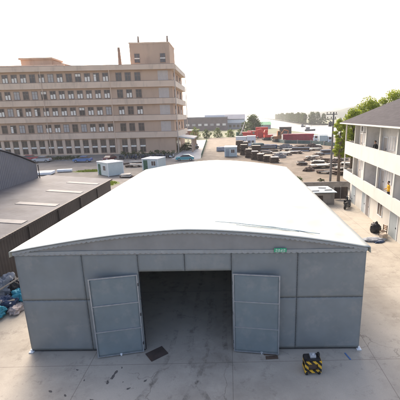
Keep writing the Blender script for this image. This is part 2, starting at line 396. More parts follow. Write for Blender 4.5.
# far bank row of poplars
protos = [make_tree('poplar_tree', 14, 1.5, 3.6, ['leaf_far', 'leaf_mid'], 900, 1.1, 'tall olive poplar in the row along the far river bank', 'poplars along the far river bank', tall=True, seed=k) for k in range(3)]
random.seed(21)
row = []
t = 0.
while t < 1:
    row.append(t); t += .012+.042*t
for i, t in enumerate(row):
    x = 105+(150-105)*t; y = 460+(1060-460)*t
    o = protos[i] if i < 3 else copy_tree(protos[i % 3])
    place(o, (x+random.uniform(-2, 2), y+random.uniform(-4, 4), -.65), random.random()*6.28, sc=random.uniform(.85, 1.08)*(1+.25*t))
# darker clump behind the boat, and willows along the right shore
for i, (x, y, s_) in enumerate([(111, 452, 1.05), (117, 447, 1.1), (123, 440, .95), (114, 460, 1.15)]):
    o = make_tree('bank_tree', 13, .5, 5.0, ['leaf_dk', 'leaf_mid'], 1100, 1.2, 'dark round tree in the clump at the right end of the poplar row', 'dark trees at the right end of the poplar row', (x, y, -.65), seed=40+i)
    o.scale = (s_, s_, s_)
b0 = make_tree('bank_tree', 9, .3, 5.5, ['leaf_mid', 'leaf_far'], 800, 1.2, 'low green tree on the far right river shore below the hills', 'low trees on the far right river shore', (140, 400, -.65), seed=50)
for i in range(14):
    o = b0 if i == 0 else copy_tree(b0)
    x = 134+i*9.5; place(o, (x+random.uniform(-3, 3), 408-i*4.2+random.uniform(0, 14), -.65), i*1.7, sc=random.uniform(.6, 1.0))

# dark big tree and bushes at the end of the road
make_tree('broadleaf_tree', 10.6, .6, 6.6, ['leaf_dk', 'leaf_mid'], 5200, .75, 'large dark green tree behind the red machinery', None, (15.6, 214, 0), nclump=40, seed=61)
for i, (x, y, h, r, lb) in enumerate([(-15.5, 163, 5.4, 3.0, 'bushy green tree in front of the red brick shed'), (-10.3, 168, 4.2, 2.4, 'small green tree right of the red brick shed'),
        (-5.0, 172, 4.8, 3.2, 'round green tree before the middle of the long brown factory'), (1.5, 176, 3.6, 2.6, 'low green tree before the right end of the brown factory'),
        (7.4, 186, 3.8, 2.4, 'light green tree below the pale far building'), (12.2, 190, 3.4, 2.6, 'low green tree left of the big dark tree')]):
    make_tree('small_tree', h, .2, r, ['leaf_mid', 'leaf_dk'] if i % 3 else ['leaf_mid', 'leaf_yel2'], 900, .5, lb, None, (x, y, 0), seed=70+i)
for i, (x, y, h, r, lb) in enumerate([(-13.9, 108, 1.9, 1.7, 'dark bush against the factory end wall, nearest to the corner'), (-13.4, 113, 2.2, 1.8, 'dark bush beside the parked black cars')]):
    make_tree('bush', h, .1, r, ['leaf_dk', 'leaf_mid'], 700, .3, lb, None, (x, y, 0), seed=80+i, nclump=14)
# trees around the dormitory
make_tree('yellow_green_tree', 9.3, 4.6, 1.05, ['leaf_yel', 'leaf_yel2'], 8000, .17, 'slim yellow green tree at the far corner of the white dormitory', None, (15.2, 45.6, 0), tall=True, seed=90)
for i, (x, y, h, r, lb) in enumerate([(18.6, 50.5, 10.6, 2.4, 'leftmost and lowest yellow green tree rising behind the dormitory roof'), (22.0, 53, 12.2, 2.9, 'second yellow green tree from the left behind the dormitory roof'),
        (26.5, 55, 13.4, 3.2, 'third yellow green tree from the left behind the dormitory roof'), (31.0, 57, 15.4, 3.6, 'tallest yellow green tree behind the dormitory roof at the right edge')]):
    make_tree('yellow_green_tree', h, 4, r, ['leaf_yel', 'leaf_yel2'], 13000, .24, lb, None, (x, y, 0), seed=95+i)

# ------------------------------------------------------------------ the warehouse tent
W, Ln, HT, RISE = 14.47, 21.8, 4.79, .84
tent = empty('warehouse_tent', (-8.93, 12.93, 0), R(-1.07), 'large warehouse tent with white arched roof, grey walls and open double doors', 'tent')
def arch(x):
    u = abs(x-W/2)/(W/2); return HT+RISE*(1-min(1, u)**1.65)
def roof():
    mb = MB(); nx, ny = 64, 132; V = []
    bay = Ln/8
    for j in range(ny+1):
        y = -.14+(Ln+.28)*j/ny; r_ = []
        for i in range(nx+1):
            u = -1+2*i/nx; x = W/2+(W/2+.10)*u
            z = arch(x)+.05
            sag = math.sin(math.pi*((max(0, min(Ln, y))) % bay)/bay)**2
            z -= .06*sag*(1-abs(u)**6)
            z += .012*noise.noise(Vector((x*.8, y*.6, 3)))
            # creases pulled tight towards the front right corner
            dx, dy = W-x, y
            dd = math.hypot(dx*.8, dy*.55)
            if dd < 3.4: z += .07*(1-abs(u)**8)*min(1, y/.6 if y > 0 else 0)*(1-dd/3.4)*math.sin((dx*5.2+dy*2.0)+2*noise.noise(Vector((x, y, 1))))*min(1, dd*1.5)
            # tuck along the front edge right of the ridge
            z += .03*math.exp(-((y-.75-.10*(x-10))/.12)**2)*max(0, 1-abs(x-10.6)/2.6)
            r_.append(mb.bm.verts.new((x, y, z)))
        V.append(r_)
    for j in range(ny):
        for i in range(nx): mb.bm.faces.new((V[j][i], V[j][i+1], V[j+1][i+1], V[j+1][i]))
    # side flaps hang down over the eaves
    for k, sx in ((0, -1), (nx, 1)):
        low = []
        for j in range(ny+1):
            v = V[j][k].co; low.append(mb.bm.verts.new((v.x+sx*.02, v.y, v.z-.24-.03*abs(math.sin(j*.9)))))
        for j in range(ny): mb.bm.faces.new((V[j][k], V[j+1][k], low[j+1], low[j]))
    o = mb.build('roof_cover', 'pvc_white', tent, smooth=True)
    md = o.modifiers.new('thick', 'SOLIDIFY'); md.thickness = .02; md.offset = -1
roof()
# bluish shade of a roof wrinkle, as coloured strips laid right of the ridge
def wrinkle_shade(xa, xb, y0, slope, w, nm):
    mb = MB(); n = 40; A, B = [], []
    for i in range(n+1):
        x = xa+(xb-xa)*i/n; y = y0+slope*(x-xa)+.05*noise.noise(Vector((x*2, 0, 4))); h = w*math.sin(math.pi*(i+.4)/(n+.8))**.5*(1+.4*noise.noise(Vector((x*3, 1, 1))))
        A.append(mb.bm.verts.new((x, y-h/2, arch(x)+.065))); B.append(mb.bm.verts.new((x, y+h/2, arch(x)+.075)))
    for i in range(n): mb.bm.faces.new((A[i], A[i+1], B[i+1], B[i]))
    o = mb.build('wrinkle_shade', nm, tent, smooth=True); md = o.modifiers.new('thick', 'SOLIDIFY'); md.thickness = .012; md.offset = 0
wrinkle_shade(8.3, 12.7, .95, -.09, .10, 'shade_blue'); wrinkle_shade(9.2, 11.8, .62, -.05, .05, 'shade_blue')
def strip(name, zf, x0, x1, y, drop, scal, n, mname):
    """scalloped hanging strip"""
    mb = MB(); top, bot = [], []
    for i in range(n*6+1):
        x = x0+(x1-x0)*i/(n*6); z = zf(x); ph = (i % 6)/6
        top.append(mb.bm.verts.new((x, y, z)))
        bot.append(mb.bm.verts.new((x, y-.015-.012*math.sin(i*.9), z-drop-scal*math.sin(math.pi*ph))))
    for i in range(n*6): mb.bm.faces.new((top[i], top[i+1], bot[i+1], bot[i]))
    o = mb.build(name, mname, tent); md = o.modifiers.new('thick', 'SOLIDIFY'); md.thickness = .012
    return o
strip('roof_valance', lambda x: arch(x)+.0, .0, W, -.11, .08, .04, 74, 'pvc_strip')
strip('eave_valance', lambda x: HT-.01+.03*math.sin(x*.4), .0, W, -.07, .12, .035, 66, 'pvc_strip')
# gable sheet between the eave line and the arch
mb = MB(); n = 60; top, bot = [], []
for i in range(n+1):
    x = .02+(W-.04)*i/n; y = -.03+.02*noise.noise(Vector((x*1.3, 0, 0)))
    top.append(mb.bm.verts.new((x, y, arch(x)-.0))); bot.append(mb.bm.verts.new((x, y-.01, HT-.18)))
for i in range(n): mb.bm.faces.new((top[i], top[i+1], bot[i+1], bot[i]))
o = mb.build('gable_panel', 'pvc_taupe', tent); md = o.modifiers.new('thick', 'SOLIDIFY'); md.thickness = .01
def fabric(name, x0, x1, z0, z1, mname, y=0.0, amp=.02, seed=0, par=None):
    mb = MB(); nx, nz = max(6, int((x1-x0)*9)), max(6, int((z1-z0)*9)); V = []
    for j in range(nz+1):
        r_ = []
        for i in range(nx+1):
            a, b = i/nx, j/nz
            e = min(1, 5*min(a, 1-a))*min(1, 5*min(b, 1-b))
            x = x0+(x1-x0)*a; z = z0+(z1-z0)*b
            r_.append(mb.bm.verts.new((x, y-e*amp*(1+1.2*noise.noise(Vector((x*.9+seed, z*.7, seed))))-.012*noise.noise(Vector((x*2.4, z*1.1, seed)))*e*(1+2*b), z)))
        V.append(r_)
    for j in range(nz):
        for i in range(nx): mb.bm.faces.new((V[j][i], V[j][i+1], V[j+1][i+1], V[j+1][i]))
    o = mb.build(name, mname, par or tent, smooth=True); md = o.modifiers.new('thick', 'SOLIDIFY'); md.thickness = .012; md.offset = 1
    return o
g = .009
for k, (a, b) in enumerate([(.0, 2.78), (2.78, 5.10), (8.97, 11.69), (11.69, W)]):
    fabric('wall_panel', a+g, b-g, .10, 2.55-g, 'pvc_grey', seed=k*3)
    fabric('wall_panel', a+g, b-g, 2.55+g, HT-.15, 'pvc_grey', seed=k*3+1)
for k, (a, b) in enumerate([(5.10, 7.04), (7.04, 8.97)]): fabric('header_panel', a+g, b-g, 3.83, HT-.15, 'pvc_grey', seed=20+k)
# rope lacing over the panel seams
def lacing(x0, z0, x1, z1):
    mb = MB(); n = int(math.hypot(x1-x0, z1-z0)/.11); dx, dz = (x1-x0)/n, (z1-z0)/n; last = None
    for i in range(n+1):
        cx, cz = x0+dx*i, z0+dz*i; q = .026 if i % 2 else -.026
        p = (cx+q, -.024, cz) if abs(dz) > abs(dx) else (cx, -.024, cz+q)
        if last: mb.tube(last, p, .0045, None, 5)
        last = p
    bmesh.ops.remove_doubles(mb.bm, verts=mb.bm.verts[:], dist=.004)
    mb.build('lace', 'rope', tent)
for x in (2.78, 11.69): lacing(x, .15, x, HT-.2)
for a, b in ((0.05, 2.74), (2.82, 5.05), (9.02, 11.65), (11.73, W-.05)): lacing(a, 2.55, b, 2.55)
for x in (5.10, 7.04, 8.97): lacing(x, 3.86, x, HT-.2)
# bottom rails, jambs and lintel
mb = MB()
for a, b in ((0, 5.08), (9.0, W)): mb.span((a, .02, .03), (b, .09, .10)); mb.span((a, .015, 2.52), (b, .085, 2.58))
for x in (.04, 2.78, 5.06, 9.02, 11.69, W-.04): mb.span((x-.035, .10, .0), (x+.035, .17, HT-.05))
mb.span((5.03, .10, 3.78), (9.05, .17, 3.85)); mb.span((0, .10, HT-.1), (W, .17, HT-.03))
mb.build('front_frame', 'steel_dark', tent)
mb = None
for x in (.0, W):
    mb = MB(); mb.span((x-.10, -.10, .004), (x+.10, .10, .05), .01); mb.span((x-.04, -.04, .05), (x+.04, .04, .14)); mb.build('foot_plate', 'white_metal', tent)
# side and rear sheets, arches inside
for x in (0.0, W):
    mb = MB(); V = []
    for j in range(89):
        y = Ln*j/88; d = .03*math.sin(math.pi*((y % (Ln/8))/(Ln/8)))*(1 if x else -1)
        V.append([mb.bm.verts.new((x+d*q, y, z)) for z, q in ((.05, .2), (1.5, 1), (3.2, 1), (HT, .1))])
    for j in range(88):
        for i in range(3): mb.bm.faces.new((V[j][i], V[j+1][i], V[j+1][i+1], V[j][i+1]))
    o = mb.build('side_sheet', 'pvc_grey', tent, smooth=True); md = o.modifiers.new('thick', 'SOLIDIFY'); md.thickness = .012
mb = MB(); mb.prism([(0, .05), (W, .05)] + [(W*(1-i/24), arch(W*(1-i/24))-.02) for i in range(25)], 'y', Ln-.02, Ln+.01)
mb.build('rear_sheet', 'pvc_grey', tent)
for k in range(1, 9):
    mb = MB(); y = min(Ln-.1, Ln/8*k-.05 if k < 8 else Ln-.12)
    for x in (.09, W-.09): mb.span((x-.04, y-.04, 0), (x+.04, y+.04, HT-.08))
    for i in range(20):
        xa, xb = .09+(W-.18)*i/20, .09+(W-.18)*(i+1)/20
        mb.tube((xa, y, arch(xa)-.10), (xb, y, arch(xb)-.10), .035, None, 6)
        mb.tube((xa, y, HT-.12+.4*(arch(xa)-HT)), (xb, y, HT-.12+.4*(arch(xb)-HT)), .03, None, 6)
        if i % 2: mb.tube((xa, y, arch(xa)-.10), (xb, y, HT-.12+.4*(arch(xb)-HT)), .02, None, 5)
    mb.build('truss', 'steel_pale', tent)
# door leaves: a sheet on a steel frame with two rails, swung right round against the wall
def leaf(hx, sgn, ang):
    w, h = 1.94, 3.72
    d = fabric('door', .03, w-.03, .08, h, 'door_sheet', y=-.012, amp=.012, seed=30+sgn)
    d.location = (hx, -.10, .0); d.rotation_euler.z = ang if sgn > 0 else ang
    f = MB()
    for x in (.025, w-.025): f.span((x-.025, -.04, .06), (x+.025, .02, h+.03))
    for z in (.085, 1.27, 2.49, h+.005): f.span((.05, -.052, z-.022), (w-.05, .015, z+.022))
    f.build('door_frame', 'steel_pale', d)
    if sgn: 
        for x in (w*.5 if sgn < 0 else w*.62,):
            c = MB(); c.tube((x-.03, -.01, .045), (x+.03, -.01, .045), .042, None, 12); c.box((x, -.01, .10), (.09, .07, .04))
            c.build('caster', 'white_metal', d)
    hgs = MB()
    for z in (.5, 1.9, 3.3): hgs.tube((0, .01, z-.06), (0, .01, z+.06), .03, None, 8)
    hgs.build('hinge', 'steel_dark', d)
    return d
leaf(5.06, -1, math.pi+R(11.5))
leaf(9.02, 1, R(-7.5))
# the leaf built for the left side is turned half round: its sheet must still face outwards
# green sign hung over the eave strip
sg = MB().span((0, -.02, 0), (.50, .0, .17), .006).build('sign', 'sign_green')
sg.location = (-8.93+10.70, 12.93-.33, 4.67); sg.rotation_euler.z = R(-1.07)
tag(sg, 'small green sign with blurred white characters above the right door', 'sign')
mb = MB()
for k in range(4):
    x = .06+k*.105
    for (a, b) in (((0, .03), (.07, .03)), ((.0, .075), (.07, .075)), ((.0, .12), (.07, .12)), ((.035, .03), (.035, .14)), ((.0, .03), (.0, .075)), ((.07, .075), (.07, .12))):
        if random.random() < .78 or a[0] == .035: mb.span((x+min(a[0], b[0])-.006, -.027, min(a[1], b[1])-.006), (x+max(a[0], b[0])+.006, -.0205, max(a[1], b[1])+.006))
mb.build('lettering', 'sign_white', sg)

# ------------------------------------------------------------------ left sheds
shed = empty('lean_to_shed', (-13.35, 37.2, 0), 0, 'long low shed with flat grey roof and pale skylight strips beside the tent', 'shed')
sl = .085   # roof slope: rises towards -x.  local: x to -7.1, y to -30
def rz(x): return 3.5-sl*x
mb = MB()
Lr = 33
mb.prism([(.12, rz(.12)-.08), (.12, rz(.12)), (-7.0, rz(-7.0)), (-7.0, rz(-7.0)-.08)], 'y', -Lr, .15)
mb.build('roof', 'shed_roof', shed)
for y in (-2.9, -6.9, -11.5, -15.9, -20.6, -25.2):
    mb = MB(); mb.prism([(-.18, rz(-.18)+.012), (-.18, rz(-.18)+.03), (-3.3, rz(-3.3)+.03), (-3.3, rz(-3.3)+.012)], 'y', y-.45, y+.25)
    mb.build('skylight', 'skylight', shed)
mb = MB(); mb.span((-.12, -Lr, 0), (.0, 0, 3.42)); mb.span((-7, -.12, 0), (-.12, 0, 3.42))
mb.build('wall', 'shed_wall', shed)
mb = MB(); mb.span((.12, -Lr, 3.36), (.24, .1, 3.5)); mb.build('gutter', 'shed_wall', shed)
for y in (-4, -8, -12, -16, -20): MB().span((.0, y-.08, 0), (.09, y+.08, 3.36)).build('pilaster', 'shed_wall', shed)
gab = empty('gabled_workshop', (-20.35, 35.5, 0), 0, 'taller grey workshop whose blunt gable wall stands over the low shed roof', 'workshop')
mb = MB()
prof = []
for i in range(17):
    t = i/16; prof.append((-19*t, 5.57+2.7*(1-abs(2*t-1)**1.5)))
mb.prism([(0, 0)] + prof + [(-19, 0)], 'x', -26, 0); mb.build('wall', 'gable_sheet', gab)
mb = MB(); out = [(y*1.02+.2, z+.10) for y, z in prof]
mb.prism([(y*1.02+.2, z+.03) for y, z in prof] + out[::-1], 'x', -26.2, .12); mb.build('roof', 'shed_roof', gab)
mb = MB(); mb.span((.125, -.05, 3.9), (.18, .05, 5.5)); mb.build('downpipe', 'shed_wall', gab)

# ------------------------------------------------------------------ dormitory on the right
dorm = empty('dormitory', (13.55, 39.08, 0), math.atan2(-.997, -.0768), 'white two storey dormitory over open ground floor with corridor balconies and grey roof', 'building')
LD = 24.85
cols_s = [0.06 + 3.55*k for k in range(8)]
mb = MB()
mb.span((0, .9, 0), (LD, 1.05, 2.60)); mb.span((0, 11.9, 0), (LD, 12.05, 9.0))
mb.span((0, 1.05, 0), (.15, 11.9, 9.0)); mb.span((LD-.15, 1.05, 0), (LD, 11.9, 9.0))
mb.prism([(-.1, 9.0), (12.1, 9.0), (6.1, 11.45)], 'x', 0.02, .14); mb.prism([(-.1, 9.0), (12.1, 9.0), (6.1, 11.45)], 'x', LD-.14, LD-.02)
mb.build('wall', 'white_paint', dorm)
mb = MB(); mb.span((.15, 1.5, 2.86), (LD-.15, 1.6, 5.55)); mb.span((.15, 1.5, 5.86), (LD-.15, 1.6, 8.85))
for s_ in cols_s[1:-1]:
    mb.span((s_-.05, .13, 2.86), (s_+.05, 1.5, 5.55)) if int(round(s_/3.55)) % 2 == 0 else None
    mb.span((s_-.05, .13, 5.86), (s_+.05, 1.5, 8.85)) if int(round(s_/3.55)) % 2 == 0 else None
mb.build('inner_wall', 'inner_wall', dorm)
for z0, z1, f in ((2.69, 3.77, 2.86), (5.60, 7.02, 5.86)):
    mb = MB(); mb.span((0, 0, z0), (LD, .13, z1)); mb.span((0, .13, z0), (.13, 1.05, z1)); mb.build('parapet', 'white_paint', dorm)
    mb = MB(); mb.span((.13, .13, z0+.01), (LD-.15, 1.52, f)); mb.build('balcony_slab', 'inner_wall', dorm)
    for s_ in cols_s:
        zt = 5.60 if z0 < 3 else 8.86
        MB().span((max(0.004, s_-.09), .004, z1), (s_+.09, .126, zt)).build('column', 'white_paint', dorm)
MB().span((0, 0, 8.86), (LD, .16, 9.04)).build('eave_beam', 'white_paint', dorm)
MB().span((.13, .16, 8.88), (LD-.15, 1.52, 9.0)).build('balcony_ceiling', 'inner_wall', dorm)
mb = MB()
mb.prism([(-.55, 9.10), (6.1, 11.72), (12.7, 9.10), (12.7, 8.98), (6.1, 11.55), (-.55, 8.98)], 'x', -.5, LD+.5)
mb.build('roof', 'tile_grey', dorm)
MB().tube((-.5, 6.1, 11.72), (LD+.5, 6.1, 11.72), .12, None, 8).build('ridge_cap', 'tile_grey', dorm)
MB().span((-.5, -.62, 8.97), (LD+.5, -.5, 9.09)).build('fascia', 'white_paint', dorm)
# doors and windows in the corridors and on the ground floor
def dorm_door(s_, off, z, w, h, mname, lab=None):
    d = MB().span((s_-w/2, off-.03, z), (s_+w/2, off+.02, z+h)).build('door', mname, dorm)
    fr = MB()
    for x in (s_-w/2-.04, s_+w/2+.04): fr.span((x-.04, off-.05, z), (x+.04, off+.02, z+h+.08))
    fr.span((s_-w/2, off-.05, z+h), (s_+w/2, off+.02, z+h+.08)); fr.build('door_frame', 'white_metal', d)
    MB().box((s_+w*.38, off-.05, z+1), (.03, .05, .12)).build('handle', 'steel_dark', d)
def dorm_win(s_, off, z, w, h, mname='glass'):
    d = MB()
    for x in (s_-w/2, s_, s_+w/2): d.span((x-.03, off-.05, z), (x+.03, off+.02, z+h))
    d.span((s_-w/2, off-.047, z), (s_+w/2, off+.02, z+.06)); d.span((s_-w/2, off-.047, z+h-.06), (s_+w/2, off+.02, z+h))
    d = d.build('window', 'white_metal', dorm)
    MB().span((s_-w/2, off-.02, z+.03), (s_+w/2, off+.01, z+h-.03)).build('pane', mname, d)
for s_, w, mm in ((1.5, 1.3, 'door_pale'), (5.2, .95, 'door_pale'), (6.5, .95, 'door_dark'), (12.9, 1.5, 'door_pale'), (16.4, .95, 'door_dark'), (20.0, 1.3, 'door_pale')): dorm_door(s_, .9, 0, w, 2.1, mm)
for s_ in (9.8, 18.2, 22.6): dorm_win(s_, .9, .95, 1.1, 1.3)
for f in (2.86, 5.86):
    for k in range(7):
        c = .06+3.55*k+1.78
        dorm_door(c-.8, 1.5, f, .85, 2.0, 'blind_dim' if (k+int(f)) % 3 else 'inner_wall'); dorm_win(c+.75, 1.5, f+1.0, 1.1, 1.2, 'blind_dim' if k % 2 else 'inner_wall')
# air conditioner on the upper corridor
def dpt(s_, off, z):
    d = Vector((-.0768, -.997, 0)); m_ = Vector((.997, -.0768, 0)); p = Vector((13.55, 39.08, z))+d*s_+m_*off; return p
DR = math.atan2(-.997, -.0768)
ac = empty('air_conditioner', dpt(2.55, 1.02, 8.12), DR, 'white outdoor air conditioner unit with round black fan on the upper corridor', 'air conditioner')
MB().span((-.55, 0, 0), (.55, .46, .68), .03).build('casing', 'white_metal', ac)
MB().tube((.06, -.012, .34), (.06, .002, .34), .27, None, 24).build('fan_grille', 'black_plastic', ac)
mb = MB(); mb.tube((.06, -.03, .34), (.06, -.013, .34), .07, None, 12)
for k in range(6): mb.box((.06+.16*math.cos(k*1.047), -.018, .34+.16*math.sin(k*1.047)), (.18, .006, .03), ry=-k*1.047)
mb.build('fan_hub', 'steel_pale', ac)
mb = MB()
for x in (-.4, .4): mb.span((x-.02, .02, -.05), (x+.02, .48, -.0)); 
mb.build('bracket', 'steel_dark', ac)

# ------------------------------------------------------------------ people
def person(loc, rz_, shirt, label, lean=.0, arms='rail'):
    root = empty('person', loc, rz_, label, 'person')
    # y+ is the facing direction
    V = [(0, 0, .93, .125, .105), (0, .01, 1.12, .125, .095), (0, .02+lean*.4, 1.32, .165, .105), (0, .02+lean*.6, 1.43, .13, .085),
         (0, .03+lean*.7, 1.50, .055, .055), (0, .045+lean*.8, 1.58, .078, .085), (0, .05+lean*.85, 1.67, .082, .095), (0, .045+lean*.85, 1.735, .05, .06)]
    E = [(i, i+1) for i in range(7)]
    def chain(start, pts):
        p = start
        for q in pts: V.append(q); E.append((p, len(V)-1)); p = len(V)-1
    for s_ in (-1, 1):
        chain(0, [(s_*.095, 0, .86, .095, .095), (s_*.10, .01, .50, .06, .065), (s_*.105, -.01, .12, .042, .045), (s_*.105, .0, .05, .045, .045), (s_*.11, .14, .035, .04, .03)])
        if arms == 'rail': pts = [(s_*.19, .02+lean*.55, 1.40, .055, .055), (s_*.25, .02, 1.14, .045, .045), (s_*.21, .24, 1.08, .035, .035), (s_*.20, .31, 1.07, .028, .02), (s_*.19, .38, 1.06, .02, .014)]
        else: pts = [(s_*.19, .02+lean*.55, 1.40, .055, .055), (s_*.24, -.0, 1.12, .045, .045), (s_*.25, .08, .86, .035, .035), (s_*.25, .1, .78, .026, .03), (s_*.245, .11, .70, .014, .022)]
        chain(3, pts)
    chain(6, [(0, .165+lean*.85, 1.635, .014, .016)])
    me = bpy.data.meshes.new('body'); me.from_pydata([v[:3] for v in V], E, [])
    o = bpy.data.objects.new('tmp', me); COL.objects.link(o)
    o.modifiers.new('s', 'SKIN'); sd = o.modifiers.new('d', 'SUBSURF'); sd.levels = 2
    for i, v in enumerate(V): me.skin_vertices[0].data[i].radius = v[3:5]
    me.skin_vertices[0].data[0].use_root = True
    dg = bpy.context.evaluated_depsgraph_get(); nm = bpy.data.meshes.new_from_object(o.evaluated_get(dg))
    bpy.data.objects.remove(o)
    for mm in ('skin', 'trouser', shirt): nm.materials.append(M[mm])
    for p in nm.polygons:
        c = p.center; p.use_smooth = True
        hand = (c.y > .27 and .95 < c.z < 1.2) if arms == 'rail' else (abs(c.x) > .2 and c.z < .82 and c.z > .6)
        if c.z > 1.485 or hand: p.material_index = 0
        elif c.z < .93 and not abs(c.x) > .19: p.material_index = 1
        else: p.material_index = 2
    nm.name = 'body'; b = bpy.data.objects.new('body', nm); COL.objects.link(b); b.parent = root
    mb = MB(); mb.blob((0, .03+lean*.85, 1.70), (.098, .112, .10), 2, .08, 3, 2)
    bm = mb.bm
    bmesh.ops.delete(bm, geom=[v for v in bm.verts if v.co.y > .085+lean*.85 and v.co.z < 1.73], context='VERTS')
    mb.build('hair', 'hair', root, smooth=True)
    mb = MB()
    for s_ in (-1, 1): mb.blob((s_*.032, .138+lean*.85, 1.668), (.012, .006, .008), 1, 0)
    mb.build('eye', 'hair', root, smooth=True)
    return root
# facing out over the parapet
person(dpt(12.25, .52, 2.86), DR+math.pi, 'yellow', 'person in amber yellow top standing at the lower balcony parapet', .03)
person(dpt(8.4, .55, 5.86), DR+math.pi+.5, 'darkshirt', 'person in black standing on the upper balcony', .08)

# ------------------------------------------------------------------ factory
fac = empty('factory_building', (-15.4, 100, 0), 0, 'five storey pink tan factory block with banded parapets and rows of windows', 'building')
FX = -62
mb = MB(); mb.span((FX, 0, 0), (0, 22, 23.3)); mb.build('wall', 'fac_wall', fac)
for z0, z1 in ((4.65, 6.3), (9.5, 11.0), (14.05, 15.6), (18.7, 20.3), (23.3, 24.6)):
    mb = MB(); ov = .75 if z1 < 24 else 1.0
    mb.span((FX, -ov, z0), (ov, -.0, z1)); 
    MB().span((.0, .004, z0+.004), (ov+.25, 22.3, z1-.004)).build('end_parapet', 'fac_cream', fac)
    if z1 > 24: mb.span((FX, 0.0, 23.3), (0, 22, 24.0))
    mb.build('parapet', 'fac_band', fac)
    mb = MB(); mb.span((FX, -ov+.06, z1+.002), (ov-.05, -ov+.12, z1+.10)); mb.span((ov+.06, 0, z1+.10), (ov+.12, 22.2, z1+.16))
    mb.build('coping_rail', 'fac_frame', fac)
xs = [-67.42+15.4+2.57*k for k in range(14)] + [-30.3+15.4, -27.7+15.4, -25+15.4]
xs = [x for x in xs if x > FX+.5]
def fac_win(name, w, h, kind):
    f = MB()
    for x in (-w/2, 0, w/2): f.span((x-.06, -.10, 0), (x+.06, .0, h))
    f.span((-w/2-.06, -.13, -.10), (w/2+.06, .0, .04)); f.span((-w/2-.06, -.12, h-.05), (w/2+.06, .0, h+.08)); f.span((-w/2, -.095, h*.62), (w/2, 0, h*.62+.07))
    f = f.build(name, 'fac_frame', fac)
    MB().span((-w/2, -.05, 0), (w/2, -.003, h)).build('pane', 'glass', f)
    if kind:
        b = MB()
        if kind == 1: b.span((-w/2+.08, -.085, .05), (-.10, -.052, h*.55)); b.span((.12, -.085, .05), (w/2-.1, -.052, h*.60))
        if kind == 2: b.span((-w/2+.08, -.085, .05), (-.08, -.052, h*.85)); 
        if kind == 3: b.span((-w/2+.1, -.085, h*.63), (w/2-.1, -.052, h*.95))
        if kind == 4: b.span((-w/2+.06, -.085, .03), (w/2-.06, -.052, h*.97))
        b.build('blind', 'blind' if kind < 4 else 'blind_dim', f)
    return f
PW = {(k, h): fac_win('window', 1.55, h, k) for k in range(5) for h in (2.15,)}
PG = fac_win('window', 1.5, 3.7, 0)
MB().span((-.78, -.12, 1.5), (.78, -.0, 1.95)).build('transom', 'blind', PG)
used = {}
def put(proto, key, x, y, z, rz_=0):
    if key not in used: o = proto; used[key] = 1
    else: o = copy_tree(proto, fac)
    o.location = (x, y, z); o.rotation_euler.z = rz_; return o
random.seed(5)
for fl, z in enumerate((6.65, 11.35, 15.95, 20.5)):
    for i, x in enumerate(xs):
        r = random.random()
        k = 1 if r < .62 else 0 if r < .75 else 2 if r < .84 else 3 if r < .9 else 4
        if x > -16: k = 0 if r < .6 else 1
        put(PW[(k, 2.15)], ('w', k), x, 0, z)
for i, x in enumerate(xs): put(PG, 'g', x, 0, .55)
for fl, z in enumerate((6.65, 11.35, 15.95, 20.5)):
    for j in range(3): put(PW[((j+fl) % 2, 2.15)], ('w', (j+fl) % 2), 0, 4+6.2*j, z, R(90))
for key, pr in list(PW.items()):
    if ('w', key[0]) not in used: 
        for c in list(pr.children): bpy.data.objects.remove(c)
        bpy.data.objects.remove(pr)
# pilasters between the ground floor windows
for i, x in enumerate(xs[:-1]):
    c = (x+xs[i+1])/2; MB().span((c-.42, -.22, .3), (c+.42, -.0, 4.64)).build('pilaster', 'fac_band', fac)
mb = MB(); mb.span((FX, -.3, 0), (.02, -.0, .3)); mb.build('plinth', 'fac_band', fac)
for z0, z1 in ((6.3, 9.5), (11.0, 14.05), (15.6, 18.7), (20.3, 23.3)):
    MB().span((-3.9, -.06, z0), (-1.0, -.0, z1-.25)).build('glass_block_panel', 'panel_pale', fac)
for x in (-17.3, -36.5): MB().tube((x, -.82, .1), (x, -.82, 24.4), .09, None, 8).build('downpipe', 'fac_band', fac)
for x, y in ((.9, -.6), (1.25, 21.9)): MB().tube((x, y, 0), (x, y, 24), .10, None, 8).build('downpipe', 'panel_pale', fac)
# roof structures
mb = MB(); mb.span((-11.9, 2.5, 24.0), (-.6, 12, 30.6)); mb.build('penthouse', 'fac_wall', fac)
mb = MB(); mb.span((-12.0, 2.4, 30.6), (-.5, 12.1, 30.95)); mb.build('penthouse_coping', 'fac_band', fac)
for x in (-9.9, -2.6):
    o = copy_tree(PG, fac); o.location = (x, 2.5, 25.6); o.scale = (.95, 1, .62)
for x in (-9.3, -1.1): MB().tube((x, 3, 30.95), (x, 3, 32.6), .30, .22, 8).build('vent_pipe', 'fac_frame', fac)
MB().tube((-15.35, 4, 24), (-15.35, 4, 30), .55, .35, 10).build('chimney', 'fac_frame', fac)
mb = MB(); mb.span((-44, 4, 24), (-35, 10, 27.2)); mb.span((-44.4, 3.6, 27.2), (-34.6, 10.4, 27.7)); mb.prism([(-35, 24), (-28.5, 24), (-28.5, 25.2), (-35, 27.0)], 'y', 4.4, 9.6)
mb.build('stair_house', 'fac_wall', fac)
mb = MB(); mb.span((-62, .3, 24.0), (-30, .9, 25.2)); mb.build('roof_kerb', 'fac_band', fac)
# entrance canopy at the end wall
ca = MB(); ca.box((3.1, 6.5, 4.3), (4.6, 12, .35), ry=R(8)); ca.span((.02, .6, 4.66-.2), (1.0, 12.4, 4.64)); ca.build('entrance_canopy', 'white_paint', fac)
for y in (1.2, 6.5, 11.8): MB().span((4.6, y-.25, 0), (5.1, y+.25, 3.95)).build('canopy_column', 'fac_wall', fac)
for y in (3.2, 8.8): MB().span((.0, y-1.4, .0), (.05, y+1.4, 3.4)).build('door', 'glass', fac)

